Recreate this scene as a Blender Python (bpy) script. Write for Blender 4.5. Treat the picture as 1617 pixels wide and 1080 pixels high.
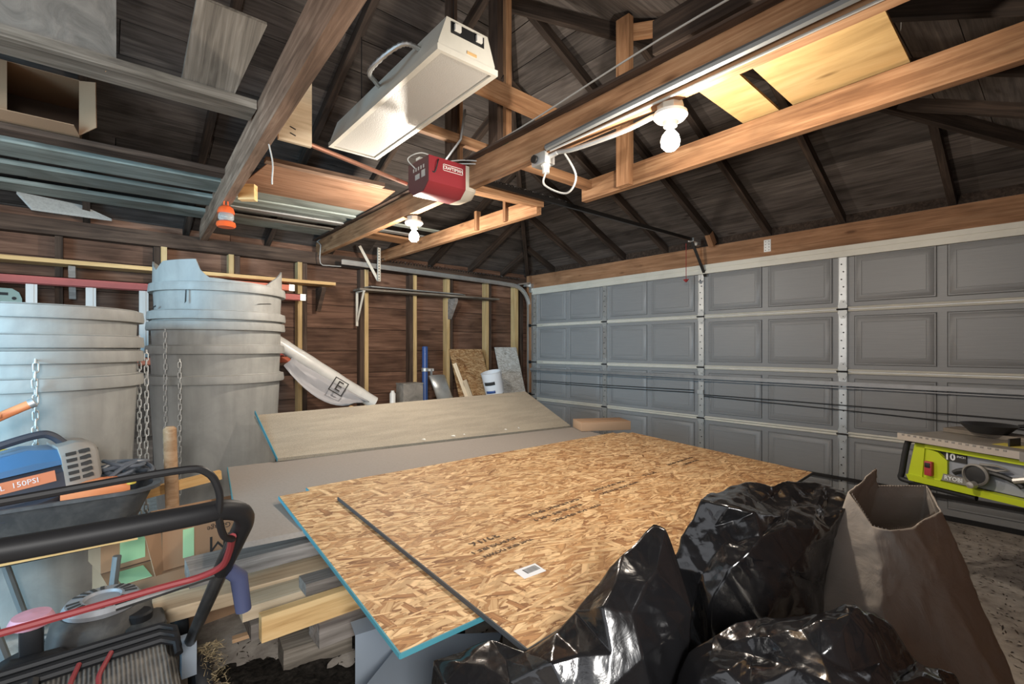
import bpy, bmesh, math, random
from mathutils import Vector, Matrix, noise
import numpy as np
for o in list(bpy.data.objects): bpy.data.objects.remove(o)
C = bpy.context.scene.collection
R = math.radians
V = Vector
random.seed(7)

# ---------------------------------------------------------------- camera, world, light, exposure
cam_d = bpy.data.cameras.new('camera'); cam = bpy.data.objects.new('camera', cam_d); C.objects.link(cam)
cam.location = (0, 0, 1.24); cam.rotation_euler = (R(90), 0, R(49.2 - 90))
cam_d.sensor_width = 36; cam_d.lens = 36 * 760 / 1617; cam_d.shift_y = 10 / 1617; cam_d.clip_start = .02
bpy.context.scene.camera = cam
sc = bpy.context.scene
sc.view_settings.view_transform = 'Standard'; sc.view_settings.look = 'None'
sc.view_settings.gamma = 1; sc.view_settings.use_curve_mapping = False
sc.view_settings.exposure = 0.22
world = bpy.data.worlds.new('world'); sc.world = world; world.use_nodes = True
bg = world.node_tree.nodes['Background']
bg.inputs['Color'].default_value = (.93, .95, 1.0, 1); bg.inputs['Strength'].default_value = 1.1
def lamp(name, kind, loc, power, color, size=.1, rot=None):
    d = bpy.data.lights.new(name, kind); d.energy = power; d.color = color
    if kind == 'AREA': d.shape = 'RECTANGLE'; d.size, d.size_y = size
    elif kind != 'SUN': d.shadow_soft_size = size
    o = bpy.data.objects.new(name, d); C.objects.link(o); o.location = loc
    if rot: o.rotation_euler = rot
    return o
# added blue lamp: assumed daylight behind the camera, on the left; no doorway built
def aim(o, to): o.rotation_euler = (V(to) - o.location).to_track_quat('-Z', 'Y').to_euler()
assumed_day = lamp('assumed_daylight', 'AREA', (-2.6, 1.6, 1.3), 42, (.35, .72, 1.0), (1.2, 1.8)); aim(assumed_day, (-.3, 3.1, .9)); assumed_day.data.spread = R(75)
# added fill lamp behind the camera; no window is modelled there
fill_lamp = lamp('rear_fill', 'AREA', (-.42, -1.15, 1.75), 74, (1.0, .97, .93), (.55, .55)); aim(fill_lamp, (1.0, 3.0, .9))

# ---------------------------------------------------------------- materials
MATS = {}
class NT:
    def __init__(s, name):
        s.m = bpy.data.materials.new(name); s.m.use_nodes = True
        s.t = s.m.node_tree; s.b = s.t.nodes['Principled BSDF']; MATS[name] = s.m
    def n(s, typ, **kw):
        x = s.t.nodes.new(typ)
        for k, v in kw.items():
            if hasattr(x, k) and not k[0].isupper(): setattr(x, k, v)
            else: x.inputs[k.replace('_', ' ')].default_value = v
        return x
    def l(s, a, b): s.t.links.new(a, b)
    def ramp(s, src, stops):
        r = s.n('ShaderNodeValToRGB'); e = r.color_ramp.elements
        while len(e) < len(stops): e.new(.5)
        for q, (p, c) in zip(e, stops): q.position = p; q.color = (*c, 1) if len(c) == 3 else c
        s.l(src, r.inputs[0]); return r
    def mix(s, f, a, b, mode='MIX'):
        x = s.n('ShaderNodeMix', data_type='RGBA', blend_type=mode)
        for sock, v in ((x.inputs[0], f), (x.inputs[6], a), (x.inputs[7], b)):
            if isinstance(v, (int, float)): sock.default_value = v
            elif isinstance(v, tuple): sock.default_value = (*v, 1)
            else: s.l(v, sock)
        return x.outputs[2]
    def coords(s, scale=(1, 1, 1), rot=(0, 0, 0), rnd=True):
        tc = s.n('ShaderNodeTexCoord'); src = tc.outputs['Object']
        if rnd:
            oi = s.n('ShaderNodeObjectInfo'); ml = s.n('ShaderNodeMath', operation='MULTIPLY'); ml.inputs[1].default_value = 37
            s.l(oi.outputs['Random'], ml.inputs[0]); ad = s.n('ShaderNodeVectorMath', operation='ADD')
            s.l(src, ad.inputs[0]); s.l(ml.outputs[0], ad.inputs[1]); src = ad.outputs[0]
        mp = s.n('ShaderNodeMapping'); mp.inputs['Scale'].default_value = scale; mp.inputs['Rotation'].default_value = rot
        s.l(src, mp.inputs[0]); return mp.outputs[0]
    def noise(s, vec, scale, detail=4, dist=0, rough=.5):
        x = s.n('ShaderNodeTexNoise'); x.inputs['Scale'].default_value = scale; x.inputs['Detail'].default_value = detail
        x.inputs['Distortion'].default_value = dist; x.inputs['Roughness'].default_value = rough
        s.l(vec, x.inputs['Vector']); return x.outputs['Fac']
    def bump(s, h, strength=.3, dist=.01):
        x = s.n('ShaderNodeBump'); x.inputs['Strength'].default_value = strength; x.inputs['Distance'].default_value = dist
        s.l(h, x.inputs['Height']); s.l(x.outputs[0], s.b.inputs['Normal'])
    def base(s, v):
        if isinstance(v, tuple): s.b.inputs['Base Color'].default_value = (*v, 1)
        else: s.l(v, s.b.inputs['Base Color'])
    def set(s, rough=.6, metal=0, spec=.5):
        s.b.inputs['Roughness'].default_value = rough; s.b.inputs['Metallic'].default_value = metal
        s.b.inputs['Specular IOR Level'].default_value = spec
        return s.m

def wood(name, dark, mid, light, rough=.75, stain=.35, var=.35, knots=True, grain=26, spec=.25):
    a = NT(name); v = a.coords((1.3, grain, grain))
    g = a.noise(v, 1.6, 7, .7, .62)
    col = a.ramp(g, [(.28, dark), (.5, mid), (.72, light)]).outputs[0]
    v2 = a.coords((1, 2.2, 2.2)); st = a.noise(v2, 2.2, 3, .6)
    sr = a.ramp(st, [(.42, (1, 1, 1)), (.7, (1 - stain, 1 - stain * 1.02, 1 - stain * 1.05))]).outputs[0]
    col = a.mix(1.0, col, sr, 'MULTIPLY')
    if knots:
        vk = a.coords((1.6, 5, 5)); vo = a.n('ShaderNodeTexVoronoi'); vo.inputs['Scale'].default_value = 1.5; a.l(vk, vo.inputs['Vector'])
        k = a.ramp(vo.outputs['Distance'], [(.05, (.35, .3, .27)), (.13, (1, 1, 1))]).outputs[0]
        col = a.mix(.8, col, k, 'MULTIPLY')
    oi = a.n('ShaderNodeObjectInfo'); hv = a.n('ShaderNodeHueSaturation')
    mr = a.n('ShaderNodeMapRange'); mr.inputs['To Min'].default_value = 1 - var; mr.inputs['To Max'].default_value = 1 + var
    a.l(oi.outputs['Random'], mr.inputs[0]); a.l(mr.outputs[0], hv.inputs['Value']); a.l(col, hv.inputs['Color'])
    a.base(hv.outputs[0]); a.bump(g, .25, .004)
    return a.set(rough, 0, spec)

def plain(name, c, rough=.5, metal=0, spec=.5, dirt=0, dscale=4, dcol=None, bump=0, bscale=60):
    a = NT(name)
    if dirt:
        v = a.coords((1, 1, 1)); n1 = a.noise(v, dscale, 6, .5, .62)
        dc = dcol or tuple(x * .45 for x in c)
        a.base(a.mix(a.ramp(n1, [(.45, (0, 0, 0)), (.75, (dirt, dirt, dirt))]).outputs[0], c, dc))
    else: a.base(c)
    if bump: a.bump(a.noise(a.coords((1, 1, 1)), bscale, 4), bump, .003)
    return a.set(rough, metal, spec)

wood('old_dark_wood', (.035, .024, .018), (.075, .05, .037), (.13, .088, .064), .85, .5, .3)
wood('roof_board', (.050, .043, .040), (.100, .086, .078), (.155, .135, .122), .85, .5, .35)
wood('rafter_wood', (.022, .016, .013), (.05, .036, .028), (.095, .066, .05), .85, .4, .3)
wood('siding_wood', (.085, .046, .031), (.175, .096, .064), (.27, .158, .108), .8, .5, .3)
wood('joist_wood', (.12, .075, .05), (.25, .16, .11), (.40, .28, .20), .8, .45, .12)
wood('warm_joist', (.20, .095, .045), (.38, .20, .10), (.55, .33, .18), .75, .45, .15)
wood('new_stud', (.42, .28, .12), (.62, .44, .21), (.76, .58, .32), .7, .2, .12)
wood('pine_board', (.52, .385, .24), (.68, .53, .36), (.77, .64, .46), .65, .2, .15)
wood('shelf_pine', (.50, .30, .12), (.70, .46, .21), (.80, .58, .30), .6, .15, .1)
wood('old_plank', (.10, .085, .07), (.22, .19, .155), (.36, .32, .27), .85, .45, .15)
wood('grey_timber', (.13, .11, .10), (.26, .23, .205), (.40, .36, .33), .85, .3, .1)
wood('pale_green_board', (.16, .18, .16), (.28, .315, .285), (.40, .44, .41), .6, .5, .2, knots=False)
wood('plywood_gold', (.42, .27, .11), (.58, .39, .17), (.68, .48, .24), .7, .2, .08, grain=7)
wood('header_wood', (.22, .11, .055), (.36, .19, .10), (.48, .28, .16), .7, .35, .08)
wood('brown_panel', (.20, .105, .06), (.30, .165, .10), (.37, .22, .14), .7, .3, .1, knots=False)
wood('handle_wood', (.32, .18, .09), (.48, .30, .17), (.58, .40, .25), .6, .4, .1, knots=False)
wood('barrow_handle', (.50, .28, .10), (.66, .40, .16), (.72, .48, .22), .6, .15, .05, knots=False)
plain('galvanized', (.60, .61, .60), .42, .75, .5, .5, 9, (.35, .36, .36), .05, 30)
plain('bright_zinc', (.50, .51, .50), .5, .6, .5, .3, 14, (.45, .45, .44))
plain('white_steel', (.70, .68, .60), .45, .1, .5, .2, 6)
plain('strut_grey', (.36, .36, .36), .45, .5, .5, .4, 9)
plain('conduit_grey', (.20, .21, .21), .5, .5)
plain('dark_steel', (.035, .033, .032), .45, .6, .5)
plain('black_rubber', (.012, .012, .013), .6, 0, .4)
plain('copper_pipe', (.42, .20, .13), .4, .5, .5, .4, 5)
plain('white_plastic', (.72, .71, .66), .35)
plain('porcelain', (.80, .79, .74), .25)
plain('white_wire', (.42, .415, .39), .5)
plain('green_tape', (.02, .12, .07), .5)
plain('blue_foam_edge', (.055, .24, .30), .6)
plain('red_cord', (.35, .03, .03), .6)
def bulb_mat():
    a = NT('bulb_glow'); a.base((1, .9, .75)); a.b.inputs['Emission Color'].default_value = (1, .86, .66, 1)
    a.b.inputs['Emission Strength'].default_value = 40; return a.set(.3)
bulb_mat()

# ---------------------------------------------------------------- object helpers
WM = {}
def tag(o, label=None, cat=None, group=None, kind=None):
    if label: o['label'] = label
    if cat: o['category'] = cat
    if group: o['group'] = group
    if kind: o['kind'] = kind
    return o
def thing(name, label, cat, loc=(0, 0, 0), rotz=0, group=None, kind=None, rot=None):
    o = bpy.data.objects.new(name, None); C.objects.link(o); o.empty_display_size = .05
    m = Matrix.Translation(loc) @ (Matrix.Rotation(rotz, 4, 'Z') if rot is None else rot.to_4x4())
    o.matrix_basis = m; WM[o] = m
    return tag(o, label, cat, group, kind)
def struct(name, loc=(0, 0, 0)):
    return thing(name, None, None, loc, kind='structure')
def place(me, name, mat, parent=None, M=None, local=False):
    o = bpy.data.objects.new(name, me); C.objects.link(o)
    if mat is not None:
        for x in (mat if isinstance(mat, (list, tuple)) else [mat]): me.materials.append(MATS[x])
    M = M or Matrix.Identity(4)
    if parent is not None:
        o.parent = parent
        W = WM[parent]
        if local: o.matrix_basis = M; WM[o] = W @ M
        else: o.matrix_basis = W.inverted() @ M; WM[o] = M
    else:
        o.matrix_basis = M; WM[o] = M
    return o
def frame(p0, p1, up=(0, 0, 1)):
    x = (V(p1) - V(p0)).normalized(); u = V(up)
    if abs(x.dot(u.normalized())) > .98: u = V((0, 1, 0))
    y = u.cross(x).normalized(); z = x.cross(y)
    m = Matrix((x, y, z)).transposed().to_4x4(); m.translation = V(p0); return m
def mesh(name, verts, faces, smooth=False):
    me = bpy.data.meshes.new(name); me.from_pydata([tuple(v) for v in verts], [], faces); me.validate()
    bm = bmesh.new(); bm.from_mesh(me); bmesh.ops.recalc_face_normals(bm, faces=bm.faces); bm.to_mesh(me); bm.free()
    if smooth:
        for p in me.polygons: p.use_smooth = True
    return me
BOXF = [(0, 1, 3, 2), (4, 6, 7, 5), (0, 4, 5, 1), (2, 3, 7, 6), (0, 2, 6, 4), (1, 5, 7, 3)]
def boxv(x0, x1, y0, y1, z0, z1): return [(x, y, z) for x in (x0, x1) for y in (y0, y1) for z in (z0, z1)]
def bar(name, p0, p1, w, h, mat, parent=None, up=(0, 0, 1), local=False, rag=0):
    """a board from p0 to p1 (centre line), w wide across, h along up; its grain runs along local x"""
    L = (V(p1) - V(p0)).length
    vs = boxv(0, L, -w / 2, w / 2, -h / 2, h / 2)
    if rag: vs = [(x + random.uniform(-rag, rag), y + random.uniform(-rag, rag) * .3, z + random.uniform(-rag, rag) * .3) for x, y, z in vs]
    return place(mesh(name, vs, BOXF), name, mat, parent, frame(p0, p1, up), local)
def box(name, c, size, mat, parent=None, rotz=0, local=False, bevel=0, rot=None):
    a, b, d = (s / 2 for s in size)
    me = mesh(name, boxv(-a, a, -b, b, -d, d), BOXF)
    if bevel:
        bm = bmesh.new(); bm.from_mesh(me); bmesh.ops.bevel(bm, geom=list(bm.edges), offset=bevel, segments=2, affect='EDGES', profile=.5); bm.to_mesh(me); bm.free()
        for p in me.polygons: p.use_smooth = True
        me.set_sharp_from_angle(angle=R(35))
    M = Matrix.Translation(c) @ ((rot.to_4x4() if rot else Matrix.Rotation(rotz, 4, 'Z')))
    return place(me, name, mat, parent, M, local)
def ply(name, pts, t, mat, parent=None, axis=None, local=False, smooth=False):
    """flat polygon of world points given thickness t along its normal; grain along axis"""
    pts = [V(p) for p in pts]; n = V((0, 0, 0))
    for i in range(len(pts)): n += (pts[i] - pts[0]).cross(pts[(i + 1) % len(pts)] - pts[0])
    n.normalize(); ax = V(axis) if axis else (pts[1] - pts[0]); ax = (ax - n * ax.dot(n)).normalized()
    y = n.cross(ax); M = Matrix((ax, y, n)).transposed().to_4x4(); M.translation = pts[0]; Mi = M.inverted()
    q = [Mi @ p for p in pts]; k = len(q)
    vs = [(p.x, p.y, 0) for p in q] + [(p.x, p.y, t) for p in q]
    fs = [tuple(range(k))[::-1], tuple(range(k, 2 * k))] + [(i, (i + 1) % k, k + (i + 1) % k, k + i) for i in range(k)]
    return place(mesh(name, vs, fs, smooth), name, mat, parent, M, local)
class MB:
    """collects shapes for one mesh"""
    def __init__(s): s.v = []; s.f = []; s.mi = []; s.sm = []; s.cur = 0
    def add(s, vs, fs, smooth=False):
        o = len(s.v); s.v += [tuple(v) for v in vs]; s.f += [tuple(i + o for i in f) for f in fs]
        s.mi += [s.cur] * len(fs); s.sm += [smooth] * len(fs); return s
    def box(s, x0, x1, y0, y1, z0, z1): return s.add(boxv(x0, x1, y0, y1, z0, z1), BOXF)
    def bar(s, p0, p1, w, h, up=(0, 0, 1)):
        M = frame(p0, p1, up); L = (V(p1) - V(p0)).length
        return s.add([M @ V(p) for p in boxv(0, L, -w / 2, w / 2, -h / 2, h / 2)], BOXF)
    def tube(s, pts, r, n=8, caps=True, closed=False):
        pts = [V(p) for p in pts]; k = len(pts); rs = r if isinstance(r, (list, tuple)) else [r] * k
        vs = []; up = None
        for i, p in enumerate(pts):
            a = pts[i - 1] if (i or closed) else p; b = pts[(i + 1) % k] if (i < k - 1 or closed) else p
            t = (b - a).normalized()
            if up is None:
                up = V((0, 0, 1)) if abs(t.z) < .9 else V((1, 0, 0))
            y = (up - t * up.dot(t)).normalized(); z = t.cross(y); up = y
            vs += [p + (y * math.cos(6.28318 * j / n) + z * math.sin(6.28318 * j / n)) * rs[i] for j in range(n)]
        fs = []
        for i in range(k if closed else k - 1):
            i2 = (i + 1) % k
            fs += [(i * n + j, i * n + (j + 1) % n, i2 * n + (j + 1) % n, i2 * n + j) for j in range(n)]
        if caps and not closed: fs += [tuple(range(n))[::-1], tuple(range((k - 1) * n, k * n))]
        return s.add(vs, fs, True)
    def lathe(s, prof, c=(0, 0, 0), n=32, M=None):
        vs = []; k = len(prof); M = M or Matrix.Translation(c)
        for r, z in prof: vs += [M @ V((r * math.cos(6.28318 * j / n), r * math.sin(6.28318 * j / n), z)) for j in range(n)]
        fs = [(i * n + j, i * n + (j + 1) % n, (i + 1) * n + (j + 1) % n, (i + 1) * n + j) for i in range(k - 1) for j in range(n)]
        if prof[0][0] > 1e-6: fs.append(tuple(range(n))[::-1])
        if prof[-1][0] > 1e-6: fs.append(tuple(range((k - 1) * n, k * n)))
        return s.add(vs, fs, True)
    def prism(s, poly, y0, y1, plane='xz'):
        k = len(poly)
        def P(a, b, t): return {'xz': (a, t, b), 'xy': (a, b, t), 'yz': (t, a, b)}[plane]
        vs = [P(a, b, y0) for a, b in poly] + [P(a, b, y1) for a, b in poly]
        return s.add(vs, [tuple(range(k))[::-1], tuple(range(k, 2 * k))] + [(i, (i + 1) % k, k + (i + 1) % k, k + i) for i in range(k)])
    def build(s, name, mat, parent=None, M=None, local=False, sharp=40):
        me = bpy.data.meshes.new(name); me.from_pydata(s.v, [], s.f)
        for p, a, b in zip(me.polygons, s.mi, s.sm): p.material_index = a; p.use_smooth = b
        bm = bmesh.new(); bm.from_mesh(me); bmesh.ops.recalc_face_normals(bm, faces=bm.faces); bm.to_mesh(me); bm.free()
        me.set_sharp_from_angle(angle=R(sharp))
        return place(me, name, mat, parent, M, local)
def smooth_path(pts, n=6):
    """Catmull-Rom through pts"""
    P = [V(p) for p in pts]; P = [P[0] * 2 - P[1]] + P + [P[-1] * 2 - P[-2]]; out = []
    for i in range(1, len(P) - 2):
        for k in range(n):
            t = k / n; a, b, c, d = P[i - 1], P[i], P[i + 1], P[i + 2]
            out.append(.5 * ((2 * b) + (c - a) * t + (2 * a - 5 * b + 4 * c - d) * t * t + (3 * b - a - 3 * c + d) * t ** 3))
    return out + [P[-2]]
def tubeo(name, pts, r, mat, parent=None, n=8, smooth=0, local=False, closed=False):
    return MB().tube(smooth_path(pts, smooth) if smooth else pts, r, n, closed=closed).build(name, mat, parent, None, local)
def text(name, body, size, M, mat, parent=None, ext=.0006, align='CENTER', local=False, shear=0, sx=1, bold=0):
    cu = bpy.data.curves.new(name, 'FONT'); cu.body = body; cu.size = size; cu.extrude = ext; cu.align_x = align; cu.align_y = 'CENTER'; cu.shear = shear
    cu.resolution_u = 2; cu.offset = bold
    t = bpy.data.objects.new(name + '_tmp', cu); C.objects.link(t)
    dg = bpy.context.evaluated_depsgraph_get(); me = bpy.data.meshes.new_from_object(t.evaluated_get(dg)); bpy.data.objects.remove(t)
    for v in me.vertices: v.co.x *= sx
    return place(me, name, mat, parent, M, local)
def axes(o, x, y):
    """matrix with origin o, local x and y given (world vectors)"""
    x = V(x).normalized(); y = V(y); y = (y - x * y.dot(x)).normalized(); z = x.cross(y)
    m = Matrix((x, y, z)).transposed().to_4x4(); m.translation = V(o); return m
# ================================================================ SETTING
XD, YL, YR, ZP, PITCH = 4.70, 5.10, -.30, 2.25, .45    # door wall, left wall, right wall, eave height of rafter undersides
RY = (YL + YR) / 2; HALF = (YL - YR) / 2; APX = XD - HALF
# floor
def floor_mat():
    a = NT('dirty_concrete'); v = a.coords((1, 1, 1), rnd=False)
    n1 = a.noise(v, 1.1, 8, .6, .62); n2 = a.noise(v, 9, 8, .3, .7)
    c = a.ramp(n2, [(.3, (.25, .215, .185)), (.55, (.48, .43, .375)), (.75, (.58, .53, .47))]).outputs[0]
    d = a.ramp(n1, [(.50, (0, 0, 0)), (.70, (.85, .85, .85))]).outputs[0]
    a.base(a.mix(d, c, a.ramp(n2, [(.3, (.04, .034, .03)), (.7, (.16, .135, .115))]).outputs[0]))
    a.bump(n2, .5, .01); return a.set(.85, 0, .3)
floor_mat()
fl = place(mesh('floor', boxv(-4, 6.5, -3, 7, -.1, 0), BOXF), 'floor', 'dirty_concrete'); tag(fl, kind='structure')

# left wall: siding planks, studs, plates
wl = struct('wall_left', (1.5, YL, 0))
rows = [0, .24, .482, .725, .968, 1.211, 1.453, 1.70, 1.945, 2.19, 2.43]
for i in range(len(rows) - 1):
    joint = [-2.6, random.choice([.6, 1.55, 2.24]), 4.85] if i % 3 else [-2.6, .95, 3.32, 4.85]
    for a, b in zip(joint, joint[1:]):
        z0, z1 = rows[i] + .003, rows[i + 1] - .003
        bar('plank', (a + .002, YL + .06 + random.uniform(-.003, .003), (z0 + z1) / 2), (b - .002, YL + .06, (z0 + z1) / 2), .022, z1 - z0, 'siding_wood', wl)
for x in (-2.0, -1.4, -.80, -.219, .388, .99, 1.595, 2.20, 2.80, 3.36, 3.975, 4.55):
    bar('stud', (x, YL - .0, .04), (x, YL - .0, 2.10), .09, .045, 'old_dark_wood', wl, up=(1, 0, 0))
for x in (.435, .940, 1.545, 2.245, 2.845, 3.31, 3.925, 4.44):
    bar('stud', (x, YL - .01, .04), (x, YL - .01, 2.105), .092, .042 if x < 4 else .06, 'new_stud', wl, up=(1, 0, 0))
bar('top_plate', (-2.6, YL - .0, 2.165), (4.66, YL - .0, 2.165), .11, .12, 'old_dark_wood', wl)
bar('sill_plate', (-2.6, YL, .02), (4.66, YL, .02), .10, .04, 'old_dark_wood', wl)

# door wall: side planks and posts beside the opening, header
wd = struct('wall_door', (XD, 2.4, 0))
bar('header', (XD - .05, YR, 2.155), (XD - .05, 4.94, 2.155), .04, .21, 'header_wood', wd)
bar('header', (XD - .02, YR, 2.06), (XD - .02, 4.94, 2.06), .05, .05, 'header_wood', wd)
bar('jamb_post', (XD - .06, 4.985, 0), (XD - .06, 4.985, 2.26), .05, .09, 'header_wood', wd, up=(0, 1, 0))
bar('jamb_post', (XD + .02, -.08, 0), (XD + .02, -.08, 2.04), .09, .09, 'header_wood', wd, up=(0, 1, 0))
for i in range(len(rows) - 1):
    bar('plank', (XD + .08, 4.9, (rows[i] + rows[i + 1]) / 2), (XD + .08, 5.3, (rows[i] + rows[i + 1]) / 2), .022, rows[i + 1] - rows[i] - .006, 'siding_wood', wd)
for gy, gz in ((1.80, 2.165),):
    g = box('mending_plate', (XD - .0725, gy, gz + .01), (.002, .06, .11), 'galvanized', wd)
g = MB()
for i in range(4):
    for j in range(2): g.lathe([(.004, 0), (.004, .003), (0, .003)], M=Matrix.Translation((XD - .073, 1.785 + .03 * j, 2.135 + .026 * i)) @ Matrix.Rotation(R(-90), 4, 'Y'), n=6)
g.build('nail_heads', 'dark_steel', wd)
# cable staples and cord lying over the header crack
# right wall: stops short of the camera, kept open there to admit fill light
wr = struct('wall_right', (2.4, YR, 0))
for i in range(len(rows) - 1):
    for a, b in ((.55, 2.3), (2.3, 4.85)):
        bar('plank', (a, YR - .07, (rows[i] + rows[i + 1]) / 2), (b - .004, YR - .07, (rows[i] + rows[i + 1]) / 2), .022, rows[i + 1] - rows[i] - .006, 'siding_wood', wr)
for x in (.58, .76, 1.36, 1.96, 2.56, 3.16, 3.76, 4.36): bar('stud', (x, YR - .01, .04), (x, YR - .01, 2.10), .09, .045, 'old_dark_wood', wr, up=(1, 0, 0))
bar('top_plate', (-2.6, YR - .01, 2.165), (4.66, YR - .01, 2.165), .11, .12, 'old_dark_wood', wr)
MB().box(.55, 4.86, YR - .10, YR - .085, 0, 2.5).build('cladding', 'old_dark_wood', wr)
# roof: hip ends in three slopes
ce = struct('ceiling', (APX, RY, 3.4))
OFF = .095
def zs(d): return ZP + PITCH * d + OFF
def hip_limits(d): return d
SL = math.sqrt(1 + PITCH * PITCH)
nb = 14; BW = (HALF + .25) / nb
for i in range(nb):
    d0, d1 = -.25 + i * BW + .002, -.25 + (i + 1) * BW - .003
    t = .02 + random.uniform(-.003, .003)
    def cut(lo, hi, at):   # split a course of boards in two or three lengths
        return [lo] + [a for a in at if lo + .3 < a < hi - .3] + [hi]
    e0, e1 = d0, min(d1, HALF)
    # door slope (boards run along y)
    at = cut(YR + max(e0, 0), YL - max(e0, 0), [[1.22, 3.4], [2.3], [.55, 2.85], [1.8, 4.0]][i % 4])
    for k, (a, b) in enumerate(zip(at, at[1:])):
        a0 = a if k else YR + e0; a1 = a if k else YR + e1; b0 = b if k < len(at) - 2 else YL - e0; b1 = b if k < len(at) - 2 else YL - e1
        ply('roof_board', [(XD - e0, a0 + .002, zs(e0)), (XD - e0, b0 - .002, zs(e0)), (XD - e1, b1 - .002, zs(e1)), (XD - e1, a1 + .002, zs(e1))], -t, 'roof_board', ce, axis=(0, 1, 0))
    # left slope (boards run along x)
    xe0, xe1 = XD - e0, XD - e1
    at = cut(-2.6, xe0, [[.1, 1.27], [.65, 2.3], [1.27], [-.4, 1.9]][i % 4])
    for k, (a, b) in enumerate(zip(at, at[1:])):
        last = k == len(at) - 2
        ply('roof_board', [(a + .002, YL - e0, zs(e0)), ((xe0 if last else b) - .002, YL - e0, zs(e0)), ((xe1 if last else b) - .002, YL - e1, zs(e1)), (a + .002, YL - e1, zs(e1))], t, 'roof_board', ce, axis=(1, 0, 0))
    # right slope
    at = cut(-2.6, xe0, [[1.4, 3.0], [.5, 2.45], [2.0], [1.0, 3.2]][i % 4])
    for k, (a, b) in enumerate(zip(at, at[1:])):
        last = k == len(at) - 2
        ply('roof_board', [(a + .002, YR + e0, zs(e0)), ((xe0 if last else b) - .002, YR + e0, zs(e0)), ((xe1 if last else b) - .002, YR + e1, zs(e1)), (a + .002, YR + e1, zs(e1))], -t, 'roof_board', ce, axis=(1, 0, 0))
ct = (OFF - .004) / 2
def zr(d): return ZP + PITCH * d + ct
def raf(p0, p1, w=.045, h=.083, mat='rafter_wood'): return bar('rafter', p0, p1, w, h, mat, ce)
for y in (.0, .55, 1.225, 1.80, 2.30, 2.85, 3.40, 4.0, 4.55):
    d = min(y - YR, YL - y) - .03
    if d > .1: raf((XD + .1, y, zr(-.1)), (XD - d, y, zr(d)))
for x in (-2.0, -1.35, -.72, -.06, .60, 1.265, 1.88, 2.5, 3.1, 3.7, 4.25):
    d = min(XD - x, HALF) - .03
    raf((x, YL + .1, zr(-.1)), (x, YL - d, zr(d)))
    raf((x, YR - .1, zr(-.1)), (x, YR + d, zr(d)))
bar('hip_rafter', (XD, YL, zr(0) - .01), (APX, RY, zr(HALF) - .01), .045, .11, 'rafter_wood', ce)
bar('hip_rafter', (XD, YR, zr(0) - .01), (APX, RY, zr(HALF) - .01), .045, .11, 'rafter_wood', ce)
bar('ridge_board', (APX, RY, zr(HALF)), (-2.6, RY, zr(HALF)), .03, .13, 'rafter_wood', ce)
# joists that cross the garage
bar('joist', (.725, YL, 2.295), (.46, YR, 2.295), .055, .19, 'joist_wood', ce)
bar('joist', (1.745, YL, 2.27), (1.66, YR, 2.27), .05, .145, 'warm_joist', ce)
bar('joist', (2.42, YL, 2.265), (2.415, 2.50, 2.265), .045, .115, 'warm_joist', ce)
bar('joist', (2.42, 2.08, 2.26), (2.33, YR, 2.26), .045, .125, 'warm_joist', ce)
bar('batten', (1.69, YL - .05, 2.345), (1.61, YR, 2.345), .04, .012, 'old_dark_wood', ce)
# posts and ties that hang from the apex
bar('post', (1.91, 2.37, 2.40), (1.91, 2.37, zr(HALF)), .09, .045, 'old_dark_wood', ce, up=(1, 0, 0))
bar('post', (1.955, 2.31, 2.43), (1.955, 2.31, zr(HALF) - .02), .03, .045, 'warm_joist', ce, up=(1, 0, 0))
bar('post', (1.66, 2.50, 2.36), (1.66, 2.50, zr(HALF) - .1), .07, .045, 'old_dark_wood', ce, up=(1, 0, 0))
bar('post', (1.715, 2.49, 2.36), (1.715, 2.49, 3.1), .04, .025, 'warm_joist', ce, up=(1, 0, 0))
bar('post', (2.365, 1.72, 2.20), (2.365, 1.72, 3.19), .09, .045, 'warm_joist', ce, up=(1, 0, 0))
bar('tie', (1.42, 2.0, 2.615), (2.31, 2.0, 2.605), .04, .10, 'warm_joist', ce)
bar('tie', (1.40, 2.46, 2.525), (2.24, 2.46, 2.52), .04, .055, 'warm_joist', ce)
bar('tie', (1.72, 2.0, 2.275), (2.46, 2.02, 2.285), .05, .05, 'warm_joist', ce)
bar('tie', (1.75, 2.52, 2.275), (2.44, 2.50, 2.28), .05, .045, 'warm_joist', ce)
bar('tie', (1.75, 2.75, 2.345), (2.42, 2.70, 2.345), .07, .03, 'warm_joist', ce)
bar('hanger', (2.395, 2.84, 2.215), (2.395, 2.84, 2.40), .05, .03, 'warm_joist', ce, up=(0, 1, 0))
bar('hanger', (2.385, 3.20, 2.215), (2.385, 3.20, 2.37), .045, .03, 'warm_joist', ce, up=(0, 1, 0))
bar('brace', (2.395, 1.78, 3.14), (2.60, 1.25, 3.05), .04, .08, 'warm_joist', ce)
bar('brace', (1.90, 1.22, 2.63), (1.86, YR, 2.63), .03, .15, 'rafter_wood', ce)
bar('brace', (1.93, 2.33, 2.95), (2.6, 2.33, 2.62), .03, .06, 'rafter_wood', ce)
bar('blocking', (4.52, 2.30, 2.36), (4.60, 2.30, 2.26), .05, .08, 'header_wood', ce)
box('wrapped_tape', (1.955, 2.31, 2.50), (.055, .05, .05), 'green_tape', ce)

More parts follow.
